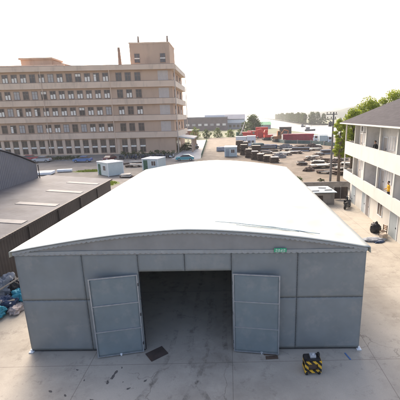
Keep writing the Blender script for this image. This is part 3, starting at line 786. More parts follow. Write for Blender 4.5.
# far factories
f1 = empty('brick_factory', (-29.5, 266, 0), 0, 'long brown far factory with white roof light and a row of small windows', 'building')
MB().span((-30, 0, 0), (29.6, 20, 9.6)).build('wall', 'brick', f1)
MB().span((-30.3, -.4, 9.6), (29.9, 20, 10.3)).build('parapet', 'grey_far', f1)
MB().span((12, 2, 10.3), (27.5, 14, 11.7)).build('roof_light', 'white_metal', f1)
for k in range(12): MB().span((-26+4.7*k, -.12, 3.6), (-26+4.7*k+2.6, -.0, 5.2)).build('window', 'blind' if k % 3 else 'blind_dim', f1)
f2 = empty('far_warehouse', (-3, 285, 0), 0, 'far pale grey warehouse with white band beneath its grey roof', 'warehouse')
MB().span((0, 0, 0), (17.5, 26, 5.0)).build('wall', 'grey_far', f2)
MB().span((-.0, -.3, 5.0), (17.8, 0, 7.6)).build('white_band', 'white_metal', f2)
MB().span((0, .0, 5.0), (17.5, 26, 8.2)).build('upper_wall', 'grey_far', f2)
MB().prism([(-.8, 8.2), (27, 8.2), (27, 11.6), (6, 12.0)], 'x', -.3, 17.9).build('roof', 'grey_far', f2)
for k in range(5): MB().span((1+3.3*k, -.12, 1.5), (3.1+3.3*k, -.0, 3.6)).build('window', 'glass', f2)
f3 = empty('brick_shed', (-19.4, 172, 0), 0, 'low red brick shed with pale roof beyond the factory corner', 'shed')
MB().span((-7, 0, 0), (4.2, 6, 3.5)).build('wall', 'redbrick', f3); MB().span((-7.3, -.3, 3.5), (4.5, 6.3, 4.0)).build('roof', 'white_metal', f3)
MB().span((.5, -.08, 0), (2.2, -.0, 2.4)).build('door', 'door_dark', f3)
f4 = empty('green_roofed_shed', (29, 276, 0), 0, 'far low shed with green roof right of the big dark tree', 'shed')
MB().span((-9, 0, 0), (6, 12, 3.2)).build('wall', 'grey_far', f4); MB().prism([(-.6, 3.2), (12.6, 3.2), (6, 5.6)], 'x', -9.5, 6.5).build('roof', 'green_net', f4)
f5 = empty('brown_store', (29.4, 192.6, 0), R(-4), 'dark brown flat roofed store standing behind the excavator', 'store')
MB().span((0, 0, 0), (6.6, 4, 3.6)).build('wall', 'dark_brown', f5); MB().span((-.2, -.2, 3.6), (6.8, 4.2, 3.9)).build('roof', 'concrete_wall', f5)
MB().span((2.4, -.06, 0), (4.2, 0, 2.6)).build('door', 'steel_dark', f5)

# ------------------------------------------------------------------ cabins
def cabin(name, loc, rz_, L_, D_, H_, wallm, roofm, label, door_x, win_x, cat='cabin'):
    r = empty(name, loc, rz_, label, cat)
    MB().span((0, 0, .08), (L_, D_, H_), .02).build('wall', wallm, r)
    MB().span((-.12, -.12, H_), (L_+.12, D_+.12, H_+.14), .02).build('roof', roofm, r)
    for x in (0, L_): 
        for y in (0, D_): MB().span((x-.05, y-.05, 0), (x+.05, y+.05, H_-.01)).build('corner_post', 'white_metal', r)
    for x in door_x:
        d = MB().span((x, -.04, .1), (x+.85, .02, 2.05)).build('door', 'green_dk' if name == 'guard_cabin' else 'door_pale', r)
        MB().box((x+.75, -.06, 1.05), (.04, .05, .14)).build('handle', 'steel_pale', d)
    for x in win_x:
        w = MB().span((x, -.05, .95), (x+1.0, .02, 1.95)).build('window', 'white_metal', r)
        MB().span((x+.07, -.06, 1.02), (x+.47, -.04, 1.88)).span((x+.53, -.06, 1.02), (x+.93, -.04, 1.88)).build('pane', 'glass', w)
    return r
# nearer cabin: corner towards the camera, door and window on the left face
c1 = cabin('guard_cabin', (-24.35, 62.2, 0), R(-43), 3.9, 3.0, 2.4, 'cabin_blue', 'white_metal', 'pale blue white guard cabin with dark door and window, near the low shed', (.3,), (2.1,))
c2 = cabin('guard_cabin', (-17.0, 66.2, 0), R(-14), 3.3, 3.6, 2.25, 'cabin_blue', 'white_metal', 'white roofed guard cabin partly hidden by the tent roof', (.25,), (1.9,))
c3 = cabin('site_cabin', (-.85, 86.5, 0), R(-2), 3.1, 4.2, 2.4, 'cabin_blue', 'white_metal', 'pale blue site cabin beside the brown timber stacks', (.3,), (1.6,))
c4 = cabin('site_cabin', (2.9, 119, 0), R(-3), 3.6, 3, 3.1, 'white_metal', 'white_metal', 'left one of the two white site cabins by the red machinery', (.3,), (1.9,))
c5 = cabin('site_cabin', (6.7, 118, 0), R(-6), 2.9, 3, 3.3, 'white_metal', 'white_metal', 'right one of the two white site cabins by the red machinery', (), (.3, 1.55))

# ------------------------------------------------------------------ vehicles
def wheel(parent, x, y, r, w):
    t = MB(); t.tube((x, y-w/2, r), (x, y+w/2, r), r, None, 18); t = t.build('wheel', 'rubber', parent, smooth=False)
    MB().tube((x, y-w/2-.012, r), (x, y+w/2+.012, r), r*.6, None, 14).build('rim', 'steel_pale', t)
def car(loc, rz_, paint, label):
    r = empty('car', loc, rz_, label, 'car')
    b = MB()
    prof = [(-2.2, .35), (-2.22, .62), (-2.0, .88), (-.95, .95), (1.0, .98), (1.25, .98), (2.0, .95), (2.2, .75), (2.2, .35), (1.75, .28), (-1.75, .28)]
    b.prism(prof, 'y', -.86, .86)
    bmesh.ops.bevel(b.bm, geom=list(b.bm.edges), offset=.05, segments=2, affect='EDGES')
    b.build('body', paint, r)
    A = [(-1.15, .945), (-.35, 1.42), (1.0, 1.44), (1.75, .96)]
    c = MB(); lo, hi = [], []
    q = [(-1.15, .94, .80), (1.78, .95, .80), (1.05, 1.42, .62), (-.35, 1.40, .62)]
    L1 = [c.bm.verts.new((x, -y, z)) for x, z, y in q]; L2 = [c.bm.verts.new((x, y, z)) for x, z, y in q]
    c.bm.faces.new(L1); c.bm.faces.new(L2[::-1])
    for i in range(4): c.bm.faces.new((L1[i], L1[(i+1) % 4], L2[(i+1) % 4], L2[i]))
    c.build('window', 'glass', r)
    MB().span((-.40, -.64, 1.395), (1.08, .64, 1.47), .03).build('roof', paint, r)
    for x in (-1.38, 1.36):
        for y in (-.80, .80): wheel(r, x, y, .32, .2)
    for y in (-.6, .6):
        MB().box((-2.2, y, .68), (.06, .34, .14)).build('headlight', 'white_metal', r); MB().box((2.2, y, .72), (.05, .3, .14)).build('tail_light', 'red_bright', r)
    return r
car((-52.0, 87.5, 0), R(4), 'car_red', 'red car parked before the factory, left of the silver car')
car((-46.6, 84.0, 0), R(3), 'car_silver', 'silver car parked before the factory beside the red car')
car((-35.6, 82.2, 0), R(2), 'car_blue', 'blue car parked before the factory at the end of the hedge')
car((-29.6, 83.6, 0), R(80), 'car_wine', 'dark red car parked behind the guard cabin')
car((-10.4, 80.9, 0), R(4), 'teal', 'teal car parked just beyond the tent roof')
car((-11.2, 109.6, 0), R(65), 'car_black', 'nearer black car parked at the factory entrance')
car((-12.2, 119.5, 0), R(75), 'car_black', 'farther black car parked behind the other black car')

# scooters along the factory wall
def scooter(loc, rz_, label, group, paint='car_black'):
    r = empty('scooter', loc, rz_, label, 'scooter', group)
    for x in (-.62, .62):
        t = MB(); t.tube((x, -.05, .24), (x, .05, .24), .24, None, 14); t.build('wheel', 'rubber', r)
    MB().prism([(-.62, .30), (-.55, .62), (-.1, .62), (.1, .32), (.4, .30), (.52, .85), (.60, .85), (.50, .24), (-.1, .22)], 'y', -.14, .14).build('body', paint, r)
    MB().span((-.66, -.13, .64), (-.02, .13, .74), .03).build('seat', 'rubber', r)
    mb = MB(); mb.tube((.62, 0, .24), (.50, 0, 1.02), .03); mb.tube((.48, -.32, 1.04), (.48, .32, 1.04), .02); mb.build('handlebar', 'steel_dark', r)
    MB().tube((.58, 0, .88), (.66, 0, .88), .08, .09, 10).build('headlight', 'white_metal', r)
    return r
gs = 'scooters parked along the factory wall'
pal = ['car_black', 'car_wine', 'car_silver', 'navy', 'car_black']
prs = [scooter((0, 0, 0), 0, 'dark scooter in the parked row along the factory wall', gs, p) for p in ('car_black', 'navy', 'steel_dark')]
n = 0
random.seed(33)
for k in range(30):
    x = -28.2+k*.47
    o = prs[n] if n < 3 else copy_tree(prs[k % 3]); n += 1
    place(o, (x+random.uniform(-.1, .1), 87.6+random.uniform(-.4, .4)+(-1.9 if k % 7 == 3 else 0), 0), R(random.choice((84, 96, 100)))+random.uniform(-.15, .15))
w = scooter((-14.7, 87.0, 0), R(30), 'white scooter at the right end of the scooter row', None, 'car_white')
# hedge before the factory
mb = MB(); cl = [((-4.5+9*i/34, random.uniform(-.5, .5), random.uniform(.35, .95)), .55) for i in range(35)]
crown_mesh(mb, cl, 2600, .22, 2)
hd = mb.build('hedge', ['leaf_dk', 'leaf_mid'], None, loc=(-42.4, 86.2, 0)); tag(hd, 'dark green clipped hedge along the factory between the parked cars', 'hedge')
MB().span((-4.8, -.8, 0), (4.8, .8, .25)).build('planter_kerb', 'concrete_wall', hd)

mb = MB(); cl = [((-6.8+13.6*i/44, random.uniform(-.4, .4), random.uniform(.4, 1.5)), .62) for i in range(45)]
crown_mesh(mb, cl, 3600, .26, 2)
h3 = mb.build('hedge', ['leaf_dk', 'leaf_mid'], None, loc=(-21.6, 90.6, 0)); tag(h3, 'tall dark hedge behind the parked scooters below the factory', 'hedge')
MB().span((-7, -.8, 0), (7, .8, .3)).build('planter_kerb', 'concrete_wall', h3)
# ------------------------------------------------------------------ industrial yard
def container(loc, rz_, L_, m_, label, H_=2.8, D_=2.44):
    r = empty('shipping_container', loc, rz_, label, 'container')
    mb = MB(); n = int(L_/.28); prof = []
    for i in range(n): 
        x = L_*i/n; prof += [(x, 0), (x+.07, .05), (x+.14, .05), (x+.21, 0)]
    prof.append((L_, 0)); mb.prism(prof + [(L_, D_), (0, D_)], 'z', .15, H_-.1); mb.build('body', m_, r)
    mb = MB(); mb.span((-.04, -.05, H_-.12), (L_+.04, .05, H_)); mb.span((-.04, -.05, 0), (L_+.04, .05, .16)); mb.span((0, .05, H_-.1), (L_, D_, H_-.02))
    for x in (0, L_): mb.span((x-.06, -.06, .002), (x+.06, .06, H_+.004)); mb.span((x-.06, D_-.06, .002), (x+.06, D_+.06, H_+.004))
    mb.build('frame', m_, r)
    mb = MB()
    for y in (.5, 1.0, 1.5, 2.0): mb.tube((-.08, y, .2), (-.08, y, H_-.2), .03, None, 6)
    mb.build('lock_bar', 'steel_pale', r)
    return r
container((21.8, 132.6, 0), R(-4), 11.6, 'maroon', 'long maroon shipping container on the quay right of the excavator', 3.0)
def truck(loc, rz_, cabm, boxm, label, L_=5.2, Hb=2.9, bed=False):
    r = empty('truck', loc, rz_, label, 'truck')
    MB().prism([(0, .5), (-.05, 1.4), (.25, 2.5), (1.8, 2.55), (1.8, .5)], 'y', -1.1, 1.1).build('cab', cabm, r)
    MB().prism([(-.02, 1.5), (.16, 2.3), (.22, 2.3), (.08, 1.5)], 'y', -1.0, 1.0).build('windscreen', 'glass', r)
    MB().span((.6, -1.12, 1.5), (1.5, -1.09, 2.3)).build('window', 'glass', r); MB().span((.6, 1.09, 1.5), (1.5, 1.12, 2.3)).build('window', 'glass', r)
    if bed:
        mb = MB(); mb.prism([(1.95, 1.0), (2.1, 2.2), (1.95+L_, 2.2), (1.95+L_-.5, 1.0)], 'y', -1.2, 1.2); mb.build('cargo_bed', boxm, r)
    else: MB().span((1.95, -1.2, .9), (1.95+L_, 1.2, Hb+.3), .03).build('cargo_box', boxm, r)
    MB().span((.3, -.5, .5), (1.9+L_, .5, .9)).build('chassis', 'steel_dark', r)
    for x in (.9, L_, L_+1.1):
        for y in (-.95, .95): wheel(r, x, y, .5, .3)
    return r
truck((32.6, 129.5, 0), R(-12), 'white_metal', 'white_metal', 'white box truck just right of the maroon container', 3.2, 2.6)
truck((37.6, 121.5, 0), R(170), 'white_metal', 'cabin_blue', 'pale blue box truck nearest the utility pole', 2.8, 2.6)
truck((14.9, 156, 0), R(175), 'red_bright', 'red', 'red tipper truck between the dark tree and the excavator', 4.0, 2.4, True)
for o_ in list(bpy.data.objects):
    if o_.get('label') == 'red tipper truck between the dark tree and the excavator': o_.scale = (1.05, 1.3, 1.45); o_.location = (12.9, 154.5, 0)
    if o_.get('label', '').startswith('red box truck'): o_.scale = (1.25, 1.25, 1.35)
truck((8.0, 168.5, 0), R(2), 'red_bright', 'red', 'red box truck left of the tipper truck, beneath the dark tree', 3.0, 2.9)
def excavator(loc, rz_, label, m_='orange'):
    r = empty('excavator', loc, rz_, label, 'excavator')
    for y in (-1.2, 1.2):
        mb = MB(); mb.prism([(-2.0, .45), (-1.7, .05), (1.7, .05), (2.0, .45), (1.7, .9), (-1.7, .9)], 'y', y-.28, y+.28); mb.build('track', 'steel_dark', r)
    MB().span((-.8, -.95, .5), (.8, .95, 1.1)).build('undercarriage', 'steel_dark', r)
    MB().span((-2.1, -1.35, 1.15), (1.2, 1.35, 2.3), .08).build('engine_house', m_, r)
    MB().span((-2.5, -1.3, 1.2), (-2.1, 1.3, 2.2), .06).build('counterweight', 'steel_dark', r)
    cb = MB().prism([(-.5, 2.3), (-.4, 4.3), (.75, 4.3), (1.1, 3.3), (1.15, 1.6), (.3, 1.6)], 'y', -1.35, -.2).build('cab', m_, r)
    MB().span((-.3, -1.38, 2.7), (.7, -1.352, 4.0)).build('window', 'glass', cb)
    mb = MB()
    for a, b in (((.8, .3, 1.9), (2.6, .3, 4.6)), ((2.6, .3, 4.6), (4.4, .3, 4.2))): mb.tube(a, b, .28, .2, 6)
    mb.build('boom', m_, r)
    MB().tube((4.4, .3, 4.2), (4.0, .3, 1.6), .2, .14, 6).build('stick', m_, r)
    MB().prism([(3.5, .9), (4.2, .7), (4.4, 1.5), (3.9, 1.7)], 'y', -.2, .8).build('bucket', 'steel_dark', r)
    return r
excavator((19.8, 134.5, 0), R(8), 'rusty orange excavator with raised cab at the left end of the container')
excavator((16.8, 146.0, 0), R(185), 'red crawler excavator in front of the tipper truck', 'red_bright')
cr = empty('mobile_crane', (6.4, 172, 0), R(15), 'small green mobile crane with slanted white boom', 'crane')
MB().span((-2, -1, .5), (2, 1, 1.3), .05).build('chassis', 'green_dk', cr); MB().span((-2, -1, 1.3), (-.8, 1, 2.5), .05).build('cab', 'green_dk', cr)
MB().tube((.2, 0, 1.3), (2.4, 0, 7.2), .22, .12, 6).build('boom', 'white_metal', cr)
for x in (-1.3, 1.2):
    for y in (-.9, .9): wheel(cr, x, y, .45, .3)

fw = empty('flood_wall', (0, 0, 0), 0, 'dark teal wall closing off the quay behind the dirt yard', 'wall')
mb = MB(); pts = [(17.2, 158), (18.6, 140), (21.2, 126), (29.7, 121), (35.6, 107.5), (44, 100)]
for (a, b), (c, d) in zip(pts, pts[1:]):
    L_ = math.hypot(c-a, d-b); ang = math.atan2(d-b, c-a); mb.box(((a+c)/2, (b+d)/2, .6), (L_+.2, .3, 1.2), rz=ang)
mb.build('wall', 'teal_wall', fw)
for (a, b), (c, d) in zip(pts, pts[1:]):
    for t in (0., .5):
        p = (a+(c-a)*t, b+(d-b)*t); MB().box((p[0], p[1], .68), (.4, .5, 1.36), rz=math.atan2(d-b, c-a)).build('post', 'concrete_wall', fw)
fe = empty('green_fence', (-6.8, 86, 0), 0, 'low dark green fence along the right edge of the pale road', 'fence')
mb = MB()
d = Vector((-2.4, 63, 0)); n = 21
for k in range(n): 
    p = d*(k/n); q = d*((k+1)/n); mb.tube((p.x, p.y, .95), (q.x, q.y, .95), .04); mb.tube((p.x, p.y, .2), (q.x, q.y, .2), .03)
    for j in range(14):
        e = p+(q-p)*(j/14); mb.box((e.x, e.y, .57), (.05, .10, .8))
mb.build('railing', 'green_dk', fe)
for k in range(n+1): p = d*(k/n); MB().span((p.x-.06, p.y-.06, 0), (p.x+.06, p.y+.06, 1.1)).build('post', 'green_dk', fe)

# timber stacks stepping down towards the tent
def timber(loc, rz_, L_, D_, H_, label, top):
    r = empty('timber_stack', loc, rz_, label, 'timber stack')
    mb = MB(); k = 0; z = 0
    while z < H_:
        h = random.uniform(.16, .26)
        if k % 2: 
            for x in (-.35, 0, .35): mb.box((x*L_, 0, z+.05), (.14, D_, .1))
            z += .10
        else:
            nn = max(3, int(D_/.4))
            for i in range(nn):
                mb.box((random.uniform(-.12, .12), -D_/2+D_*(i+.5)/nn, z+h/2), (L_*random.uniform(.9, 1.05), D_/nn*.86, h), rz=random.uniform(-.02, .02))
            z += h
        k += 1
    mb.build('beam', 'timber', r)
    MB().box((random.uniform(-.1, .1), 0, z+.04), (L_*.9, D_*.8, .07), rz=random.uniform(-.06, .06)).build('top_board', top, r)
random.seed(12)
ORD = ['tallest brown timber stack, beside the pale site cabin', 'second brown timber stack right of the site cabin', 'third brown timber stack right of the site cabin', 'fourth brown timber stack right of the site cabin',
       'fifth brown timber stack right of the site cabin', 'sixth brown timber stack, nearly the last of the row', 'last and nearest brown timber stack of the row', 'brown timber stack behind the others, by the white cabins', 'low dark timber stack in the gap behind the row']
for (x, y, L_, D_, H_), lb in zip([(3.4, 99, 2.0, 2.6, 3.0), (4.3, 91, 1.9, 2.4, 2.6), (5.2, 84.5, 1.7, 2.2, 2.0), (6.4, 80.5, 1.7, 2.2, 1.7), (7.6, 78, 1.7, 2.0, 1.4), (8.9, 76, 1.8, 2.0, 1.2), (10.2, 74.2, 1.9, 2.2, .95), (5.2, 106, 2.2, 2.2, 2.2), (8.4, 100, 2.6, 2.4, 1.4)], ORD):
    timber((x, y, 0), R(random.uniform(-6, 6)), L_, D_, H_, lb, random.choice(('timber_pale', 'slab', 'timber')))
def pile(loc, rz_, L_, D_, n_, label, dark=.35):
    r = empty('slab_pile', loc, rz_, label, 'slab pile'); z = .0
    sc = MB()
    for k in range(int(n_*2.2)):
        sc.box((random.uniform(-.5, .5)*L_, random.uniform(-.6, .6)*D_, random.uniform(.05, .3)), (random.uniform(.3, 1.1), random.uniform(.2, .5), random.uniform(.12, .4)), rz=random.random()*3.14, rx=random.uniform(-.2, .2))
    sc.build('scrap', 'scrap', r)
    for k in range(n_):
        h = random.uniform(.10, .2); l2 = L_*random.uniform(.45, .9); d2 = D_*random.uniform(.4, .8)
        MB().box((random.uniform(-.22, .22)*L_, random.uniform(-.25, .25)*D_, .28+z+h/2), (l2, d2, h), rz=random.uniform(-.35, .35), rx=random.uniform(-.08, .08), ry=random.uniform(-.06, .06), bev=.02).build('slab', 'slab' if random.random() > dark else 'timber', r)
        z += h*.7
    return r
random.seed(44)
PL = [(10.8, 93, 3.4, 2.2, 4, 'pale slab pile left of centre in the yard, nearest the timber row'), (14.3, 88, 4.6, 2.2, 4, 'broad pale slab pile before the orange excavator'), (18.6, 91.5, 3.8, 2.4, 4, 'pale slab pile right of the broad one, before the container'),
      (13.5, 98, 5, 2, 3, 'low slab pile right in front of the teal wall'), (18.3, 99, 4.4, 2, 3, 'low slab pile in front of the teal wall below the container'),
      (25.7, 98.5, 4, 2, 3, 'small far slab pile left of the utility pole'), (27.8, 92, 4, 2.2, 3, 'far slab pile behind the utility pole top'), (31.2, 88, 4.5, 2.4, 4, 'far slab pile beside the yellow green tree'),
      (20.4, 80, 3, 2, 3, 'dark little slab pile out in the open dirt'), (21.4, 74.5, 3.8, 2.2, 4, 'rust streaked slab pile halfway down the utility pole'), (24.9, 75.5, 3.6, 2.2, 4, 'slab pile right of the pole against the tree'),
      (17.6, 65, 3.6, 2.4, 4, 'long pale slab pile left of the pole foot'), (20.2, 66, 3.2, 2, 4, 'slab pile just behind the pole foot'), (23.2, 67, 3.4, 2.2, 4, 'slab pile right of the pole, behind the slim tree'),
      (16.9, 58.6, 2.8, 1.8, 3, 'nearest slab pile left of the pole foot'), (19.0, 56.8, 2.8, 1.8, 3, 'nearest slab pile right of the pole foot'),
      (-19.5, 72, 4, 2, 3, 'grey slab pile between the two guard cabins'), (-21.5, 76.5, 5, 2, 3, 'far grey slab pile before the scooters'), (-17.2, 75.5, 4, 1.8, 3, 'low grey slab pile behind the white roofed cabin'), (-17.6, 58.8, 3, 2, 3, 'grey slab pile right of the near guard cabin')]
for x, y, L_, D_, n_, lb in PL: pile((x, y, 0), R(random.uniform(-25, 15)), L_, D_, n_, lb)
random.seed(77)
MORE = [(9.4, 110, 4, 2.4, 'slab heap close behind the timber row, below the white cabins'), (12.2, 113.5, 4.5, 2.2, 'slab heap in front of the bend of the teal wall'), (16.2, 110, 4, 2, 'slab heap mid yard between the teal wall and the broad pile'),
        (22.6, 108, 4.2, 2.2, 'slab heap below the right half of the maroon container'), (27.5, 106.5, 4, 2, 'slab heap before the white box truck'), (31.5, 97.5, 3.6, 2, 'slab heap before the pale blue box truck'),
        (23.4, 86, 3.2, 2.2, 'slab heap in the open dirt left of the pole'), (27.2, 80.5, 3.4, 2, 'slab heap hidden partly by the slim tree'), (19.0, 70, 2.6, 1.8, 'slab heap left of the pole at mid height'),
        (21.2, 62, 2.8, 1.8, 'slab heap right of the pole above the wall'), (15.2, 69, 2.0, 1.3, 'little slab heap out in front of the long pale pile')]
for x, y, L_, D_, lb in MORE: pile((x, y, 0), R(random.uniform(-30, 20)), L_, D_, random.choice((4, 5, 6)), lb, .5)
for x, y, L_, D_, H_, lb, mm in ((9.2, 104.5, 3.6, 2.6, 2.0, 'dark teal tarpaulin covered stack right of the white cabins', 'teal_wall'), (13.2, 106, 4.4, 2.4, 1.3, 'dark blue tarpaulin covered stack right of the teal one', 'navy'), (-2.2, 102, 2.4, 2.2, 1.3, 'small grey tarpaulin covered stack left of the timber stacks', 'greycloth')):
    mb = MB(); mb.box((0, 0, H_/2), (L_, D_, H_), bev=.25)
    bmesh.ops.subdivide_edges(mb.bm, edges=mb.bm.edges[:], cuts=3, use_grid_fill=True)
    for v in mb.bm.verts:
        if v.co.z > .1: v.co += Vector((noise.noise(v.co*1.7), noise.noise(v.co*1.9+Vector((5, 0, 0))), noise.noise(v.co*1.3+Vector((0, 9, 0)))))*.16
    tag(mb.build('covered_stack', mm, None, loc=(x, y, 0), rz=random.uniform(-.1, .1)), lb, 'covered stack')
random.seed(88)
def mound(loc, L_, D_, H_, m_, label):
    r = empty('rubble_heap', loc, random.random(), label, 'rubble heap')
    MB().blob((0, 0, H_*.3), (L_/2, D_/2, H_), 4, .45, 2.5, loc[0]).build('earth', m_, r, smooth=False)
    for k in range(9):
        a = random.random()*6.28; q = random.uniform(.3, .6); c = random.uniform(.18, .5)
        MB().box((L_*q*math.cos(a), D_*q*math.sin(a), c*.3+H_*max(0, .55-q)*1.3), (c*1.6, c, c*.7), rz=random.random()*3, rx=random.uniform(-.5, .5), ry=random.uniform(-.5, .5), bev=.03).build('chunk', random.choice(('slab', 'concrete_wall', 'redbrick', 'timber')), r)
for x, y, L_, D_, H_, m_, lb in ((25.5, 103, 4.5, 2.6, 1.1, 'scrap', 'dark rubble heap before the teal wall, left of the pole top'), (29.2, 84.5, 3.6, 2.4, .9, 'scrap', 'dark rubble heap behind the slim tree'), (12.6, 82.5, 3.2, 2.2, .8, 'concrete_wall', 'grey rubble heap right of the last timber stack'),
        (18.8, 76.5, 2.6, 1.8, .6, 'dirt', 'small earth heap in the open dirt'), (22.6, 70.8, 2.8, 2, .7, 'scrap', 'dark rubble heap right of the pole at mid height'), (17.8, 104.5, 5, 2.4, 1.0, 'concrete_wall', 'long grey rubble heap before the excavator'),
        (33.5, 93, 4, 2.6, 1.1, 'dirt', 'earth heap by the far end of the teal wall'), (14.8, 61.5, 2, 1.4, .5, 'scrap', 'small dark rubble heap near the square hedge')): mound((x, y, 0), L_, D_, H_, m_, lb)
def pipes(loc, rz_, L_, n_, label):
    r = empty('pipe_stack', loc, rz_, label, 'pipe stack'); k = 0; z = .16
    while n_ > 0:
        for i in range(n_): MB().tube((-L_/2+random.uniform(-.2, .2), (i-(n_-1)/2)*.33, z), (L_/2+random.uniform(-.2, .2), (i-(n_-1)/2)*.33, z), .16, None, 10).build('pipe', 'scrap' if (i+k) % 3 else 'steel_pale', r)
        n_ -= 1; z += .285; k += 1
pipes((11.6, 100.5, 0), .1, 5, 5, 'stack of rusty pipes between the dark blue cover and the slab piles'); pipes((20.8, 96.5, 0), -.15, 5, 4, 'stack of rusty pipes in front of the maroon container'); pipes((26.2, 88.2, 0), .2, 4.5, 4, 'stack of rusty pipes left of the pole')
container((13.2, 160.5, 0), R(-3), 5.6, 'red', 'lower of two red containers stacked behind the red excavator', 2.6)
container((13.3, 160.5, 2.6), R(-3), 5.6, 'red_bright', 'upper of two red containers stacked behind the red excavator', 2.4)
# low white tarpaulin covers beyond the shed
for x, y, a, b, lb in ((-35.3, 63.8, 3.2, 2.8, 'larger white tarpaulin cover on the ground beyond the low shed'), (-32.6, 66.4, 2.8, .9, 'narrow white tarpaulin cover right of the larger white one')):
    mb = MB(); mb.box((x, y, .35), (a, b, .5), rz=R(10), bev=.12); tag(mb.build('tarpaulin_cover', 'white_metal'), lb, 'tarpaulin')
# round hedge clump and bush near the back wall
mb = MB(); cl = [((random.uniform(-.8, .8), random.uniform(-.6, .6), random.uniform(.3, 1.0)), .42) for i in range(22)]
crown_mesh(mb, cl, 1500, .16, 2); h2 = mb.build('hedge', ['leaf_dk', 'leaf_mid'], None, loc=(10.0, 48.6, 0)); tag(h2, 'square dark green hedge just beyond the right roof edge of the tent', 'hedge')
MB().tube((0, 0, 0), (0, 0, .7), .12, .05, 6).build('stem', 'bark', h2)
make_tree('bush', .95, .05, .62, ['leaf_dk', 'scrap'], 500, .16, 'small dry brown bush left of the utility pole foot', None, (13.6, 48.5, 0), seed=130, nclump=12)

# utility pole
up = empty('utility_pole', (15.07, 48.85, 0), R(-8), 'tall grey utility pole with crossarms at the dormitory corner', 'utility pole')
MB().tube((0, 0, 0), (.0, 0, 10.35), .17, .11, 12).build('pole', 'pole', up)
for z, L_ in ((10.0, 1.7), (9.35, 1.5)):
    mb = MB(); mb.span((-L_/2-.15, -.06, z), (L_/2-.35, .06, z+.10)); mb.build('crossarm', 'steel_dark', up)
    for x in (-L_/2-.05, -L_/2+.45, L_/2-.5):
        mb = MB(); mb.tube((x, 0, z+.10), (x, 0, z+.20), .03); mb.tube((x, 0, z+.20), (x, 0, z+.36), .075, .045, 10); mb.build('insulator', 'dark_brown', up)
mb = MB(); mb.span((-.65, -.2, 8.35), (-.18, .2, 9.0), .04); mb.tube((-.42, 0, 9.0), (-.42, 0, 9.2), .05); mb.build('transformer', 'pole', up)
mb = MB(); mb.tube((-.9, 0, 9.4), (-.05, 0, 8.9), .03); mb.build('brace', 'steel_dark', up)

# back wall, small shed, dark gate
bw = empty('yard_wall', (9.6, 45.2, 0), R(-.3), 'low grey concrete wall closing the alley between tent and dormitory', 'wall')
MB().span((-2, 0, 0), (7.4, .24, .95)).build('wall', 'concrete_wall', bw); MB().span((-2, -.05, .95), (7.4, .29, 1.04)).build('coping', 'pole', bw)
ss = empty('small_shed', (9.55, 37.0, 0), R(-.5), 'small grey block shed with pale blue sheet roof behind the tent', 'shed')
mb = MB(); mb.span((0, 0, 0), (.35, .15, 1.36)); mb.span((1.15, 0, 0), (2.45, .15, 1.36)); mb.span((.35, 0, 1.1), (1.15, .15, 1.36)); mb.span((0, .15, 0), (.15, 3.4, 1.36)); mb.span((2.3, .15, 0), (2.45, 3.4, 1.36)); mb.span((.15, 3.25, 0), (2.3, 3.4, 1.36))
mb.build('wall', 'concrete_wall', ss)
MB().box((1.22, 1.75, 1.44), (2.9, 3.8, .06), rx=R(-1.0)).build('roof', 'blue_roof', ss)
MB().span((.38, .1, .02), (1.12, .14, 1.08)).build('door', 'dark_brown', ss)
for x, y, a in ((.4, .6, .1), (1.6, 2.2, -.2), (2.0, 1.0, .05)): MB().box((x, y, 1.53), (.9, .12, .08), rz=a).build('roof_batten', 'pole', ss)
dg = empty('sheet_gate', (12.75, 39.5, 0), R(-6), 'dark rusted sheet metal gate between the small shed and the dormitory', 'gate')
MB().span((0, 0, .05), (.72, .05, 1.5)).span((.76, 0, .05), (1.55, .05, 1.55)).build('panel', 'dark_brown', dg)
mb = MB()
for x in (-.03, .74, 1.58): mb.span((x-.035, -.03, 0), (x+.035, .06, 1.62))
mb.build('post', 'concrete_wall', dg)

# things along the dormitory
w1 = scooter((13.2, 36.6, 0), R(60), 'dark scooter leaning by the dormitory, nearest the sheet gate', None, 'car_black')
w2 = scooter((12.95, 35.4, 0), R(48), 'second dark scooter by the dormitory, in front of the one at the gate', None, 'steel_dark')
bg = MB(); bg.blob((0, 0, .38), (.42, .38, .50), 4, .32, 2.6, 3); bg.tube((.02, 0, .82), (.10, .04, 1.0), .16, .05, 8)
tag(bg.build('rubbish_bag', 'black_plastic', None, smooth=True, loc=(12.62, 27.5, 0)), 'bulging black rubbish bag beside the dormitory wall', 'bag')
ch = empty('wooden_chair', (12.85, 26.55, 0), R(-70), 'old brown wooden chair next to the black rubbish bag', 'chair')
MB().span((-.22, -.22, .42), (.22, .22, .46), .008).build('seat', 'timber', ch)
mb = MB()
for z in (.60, .74, .88): mb.span((-.2, .2, z-.04), (.2, .23, z+.03))
mb.build('backrest', 'orange', ch)
for x in (-.2, .2):
    for y in (-.2, .2): MB().span((x-.022, y-.022, 0), (x+.022, y+.022, .42 if y < 0 else .95)).build('leg', 'timber', ch)
bx = MB().box((0, 0, .22), (.5, .4, .44), rz=.3, bev=.015); bx.box((.05, 0, .46), (.3, .35, .02), rz=.6)
tag(bx.build('cardboard_box', 'timber_pale', None, loc=(12.6, 25.9, 0)), 'brown cardboard box in front of the wooden chair', 'box')
tp = MB().blob((0, 0, .06), (.8, .45, .14), 4, .5, 2.4, 6); tag(tp.build('tarpaulin', 'greycloth', None, smooth=True, loc=(11.7, 25.6, 0)), 'crumpled blue grey tarpaulin on the ground by the dormitory', 'tarpaulin')
tp = MB().blob((0, 0, .04), (.45, .2, .10), 3, .5, 2.4, 9); tag(tp.build('cloth', 'navy', None, smooth=True, loc=(12.0, 25.15, 0), rz=.3), 'dark blue cloth lying on the grey tarpaulin edge', 'cloth')

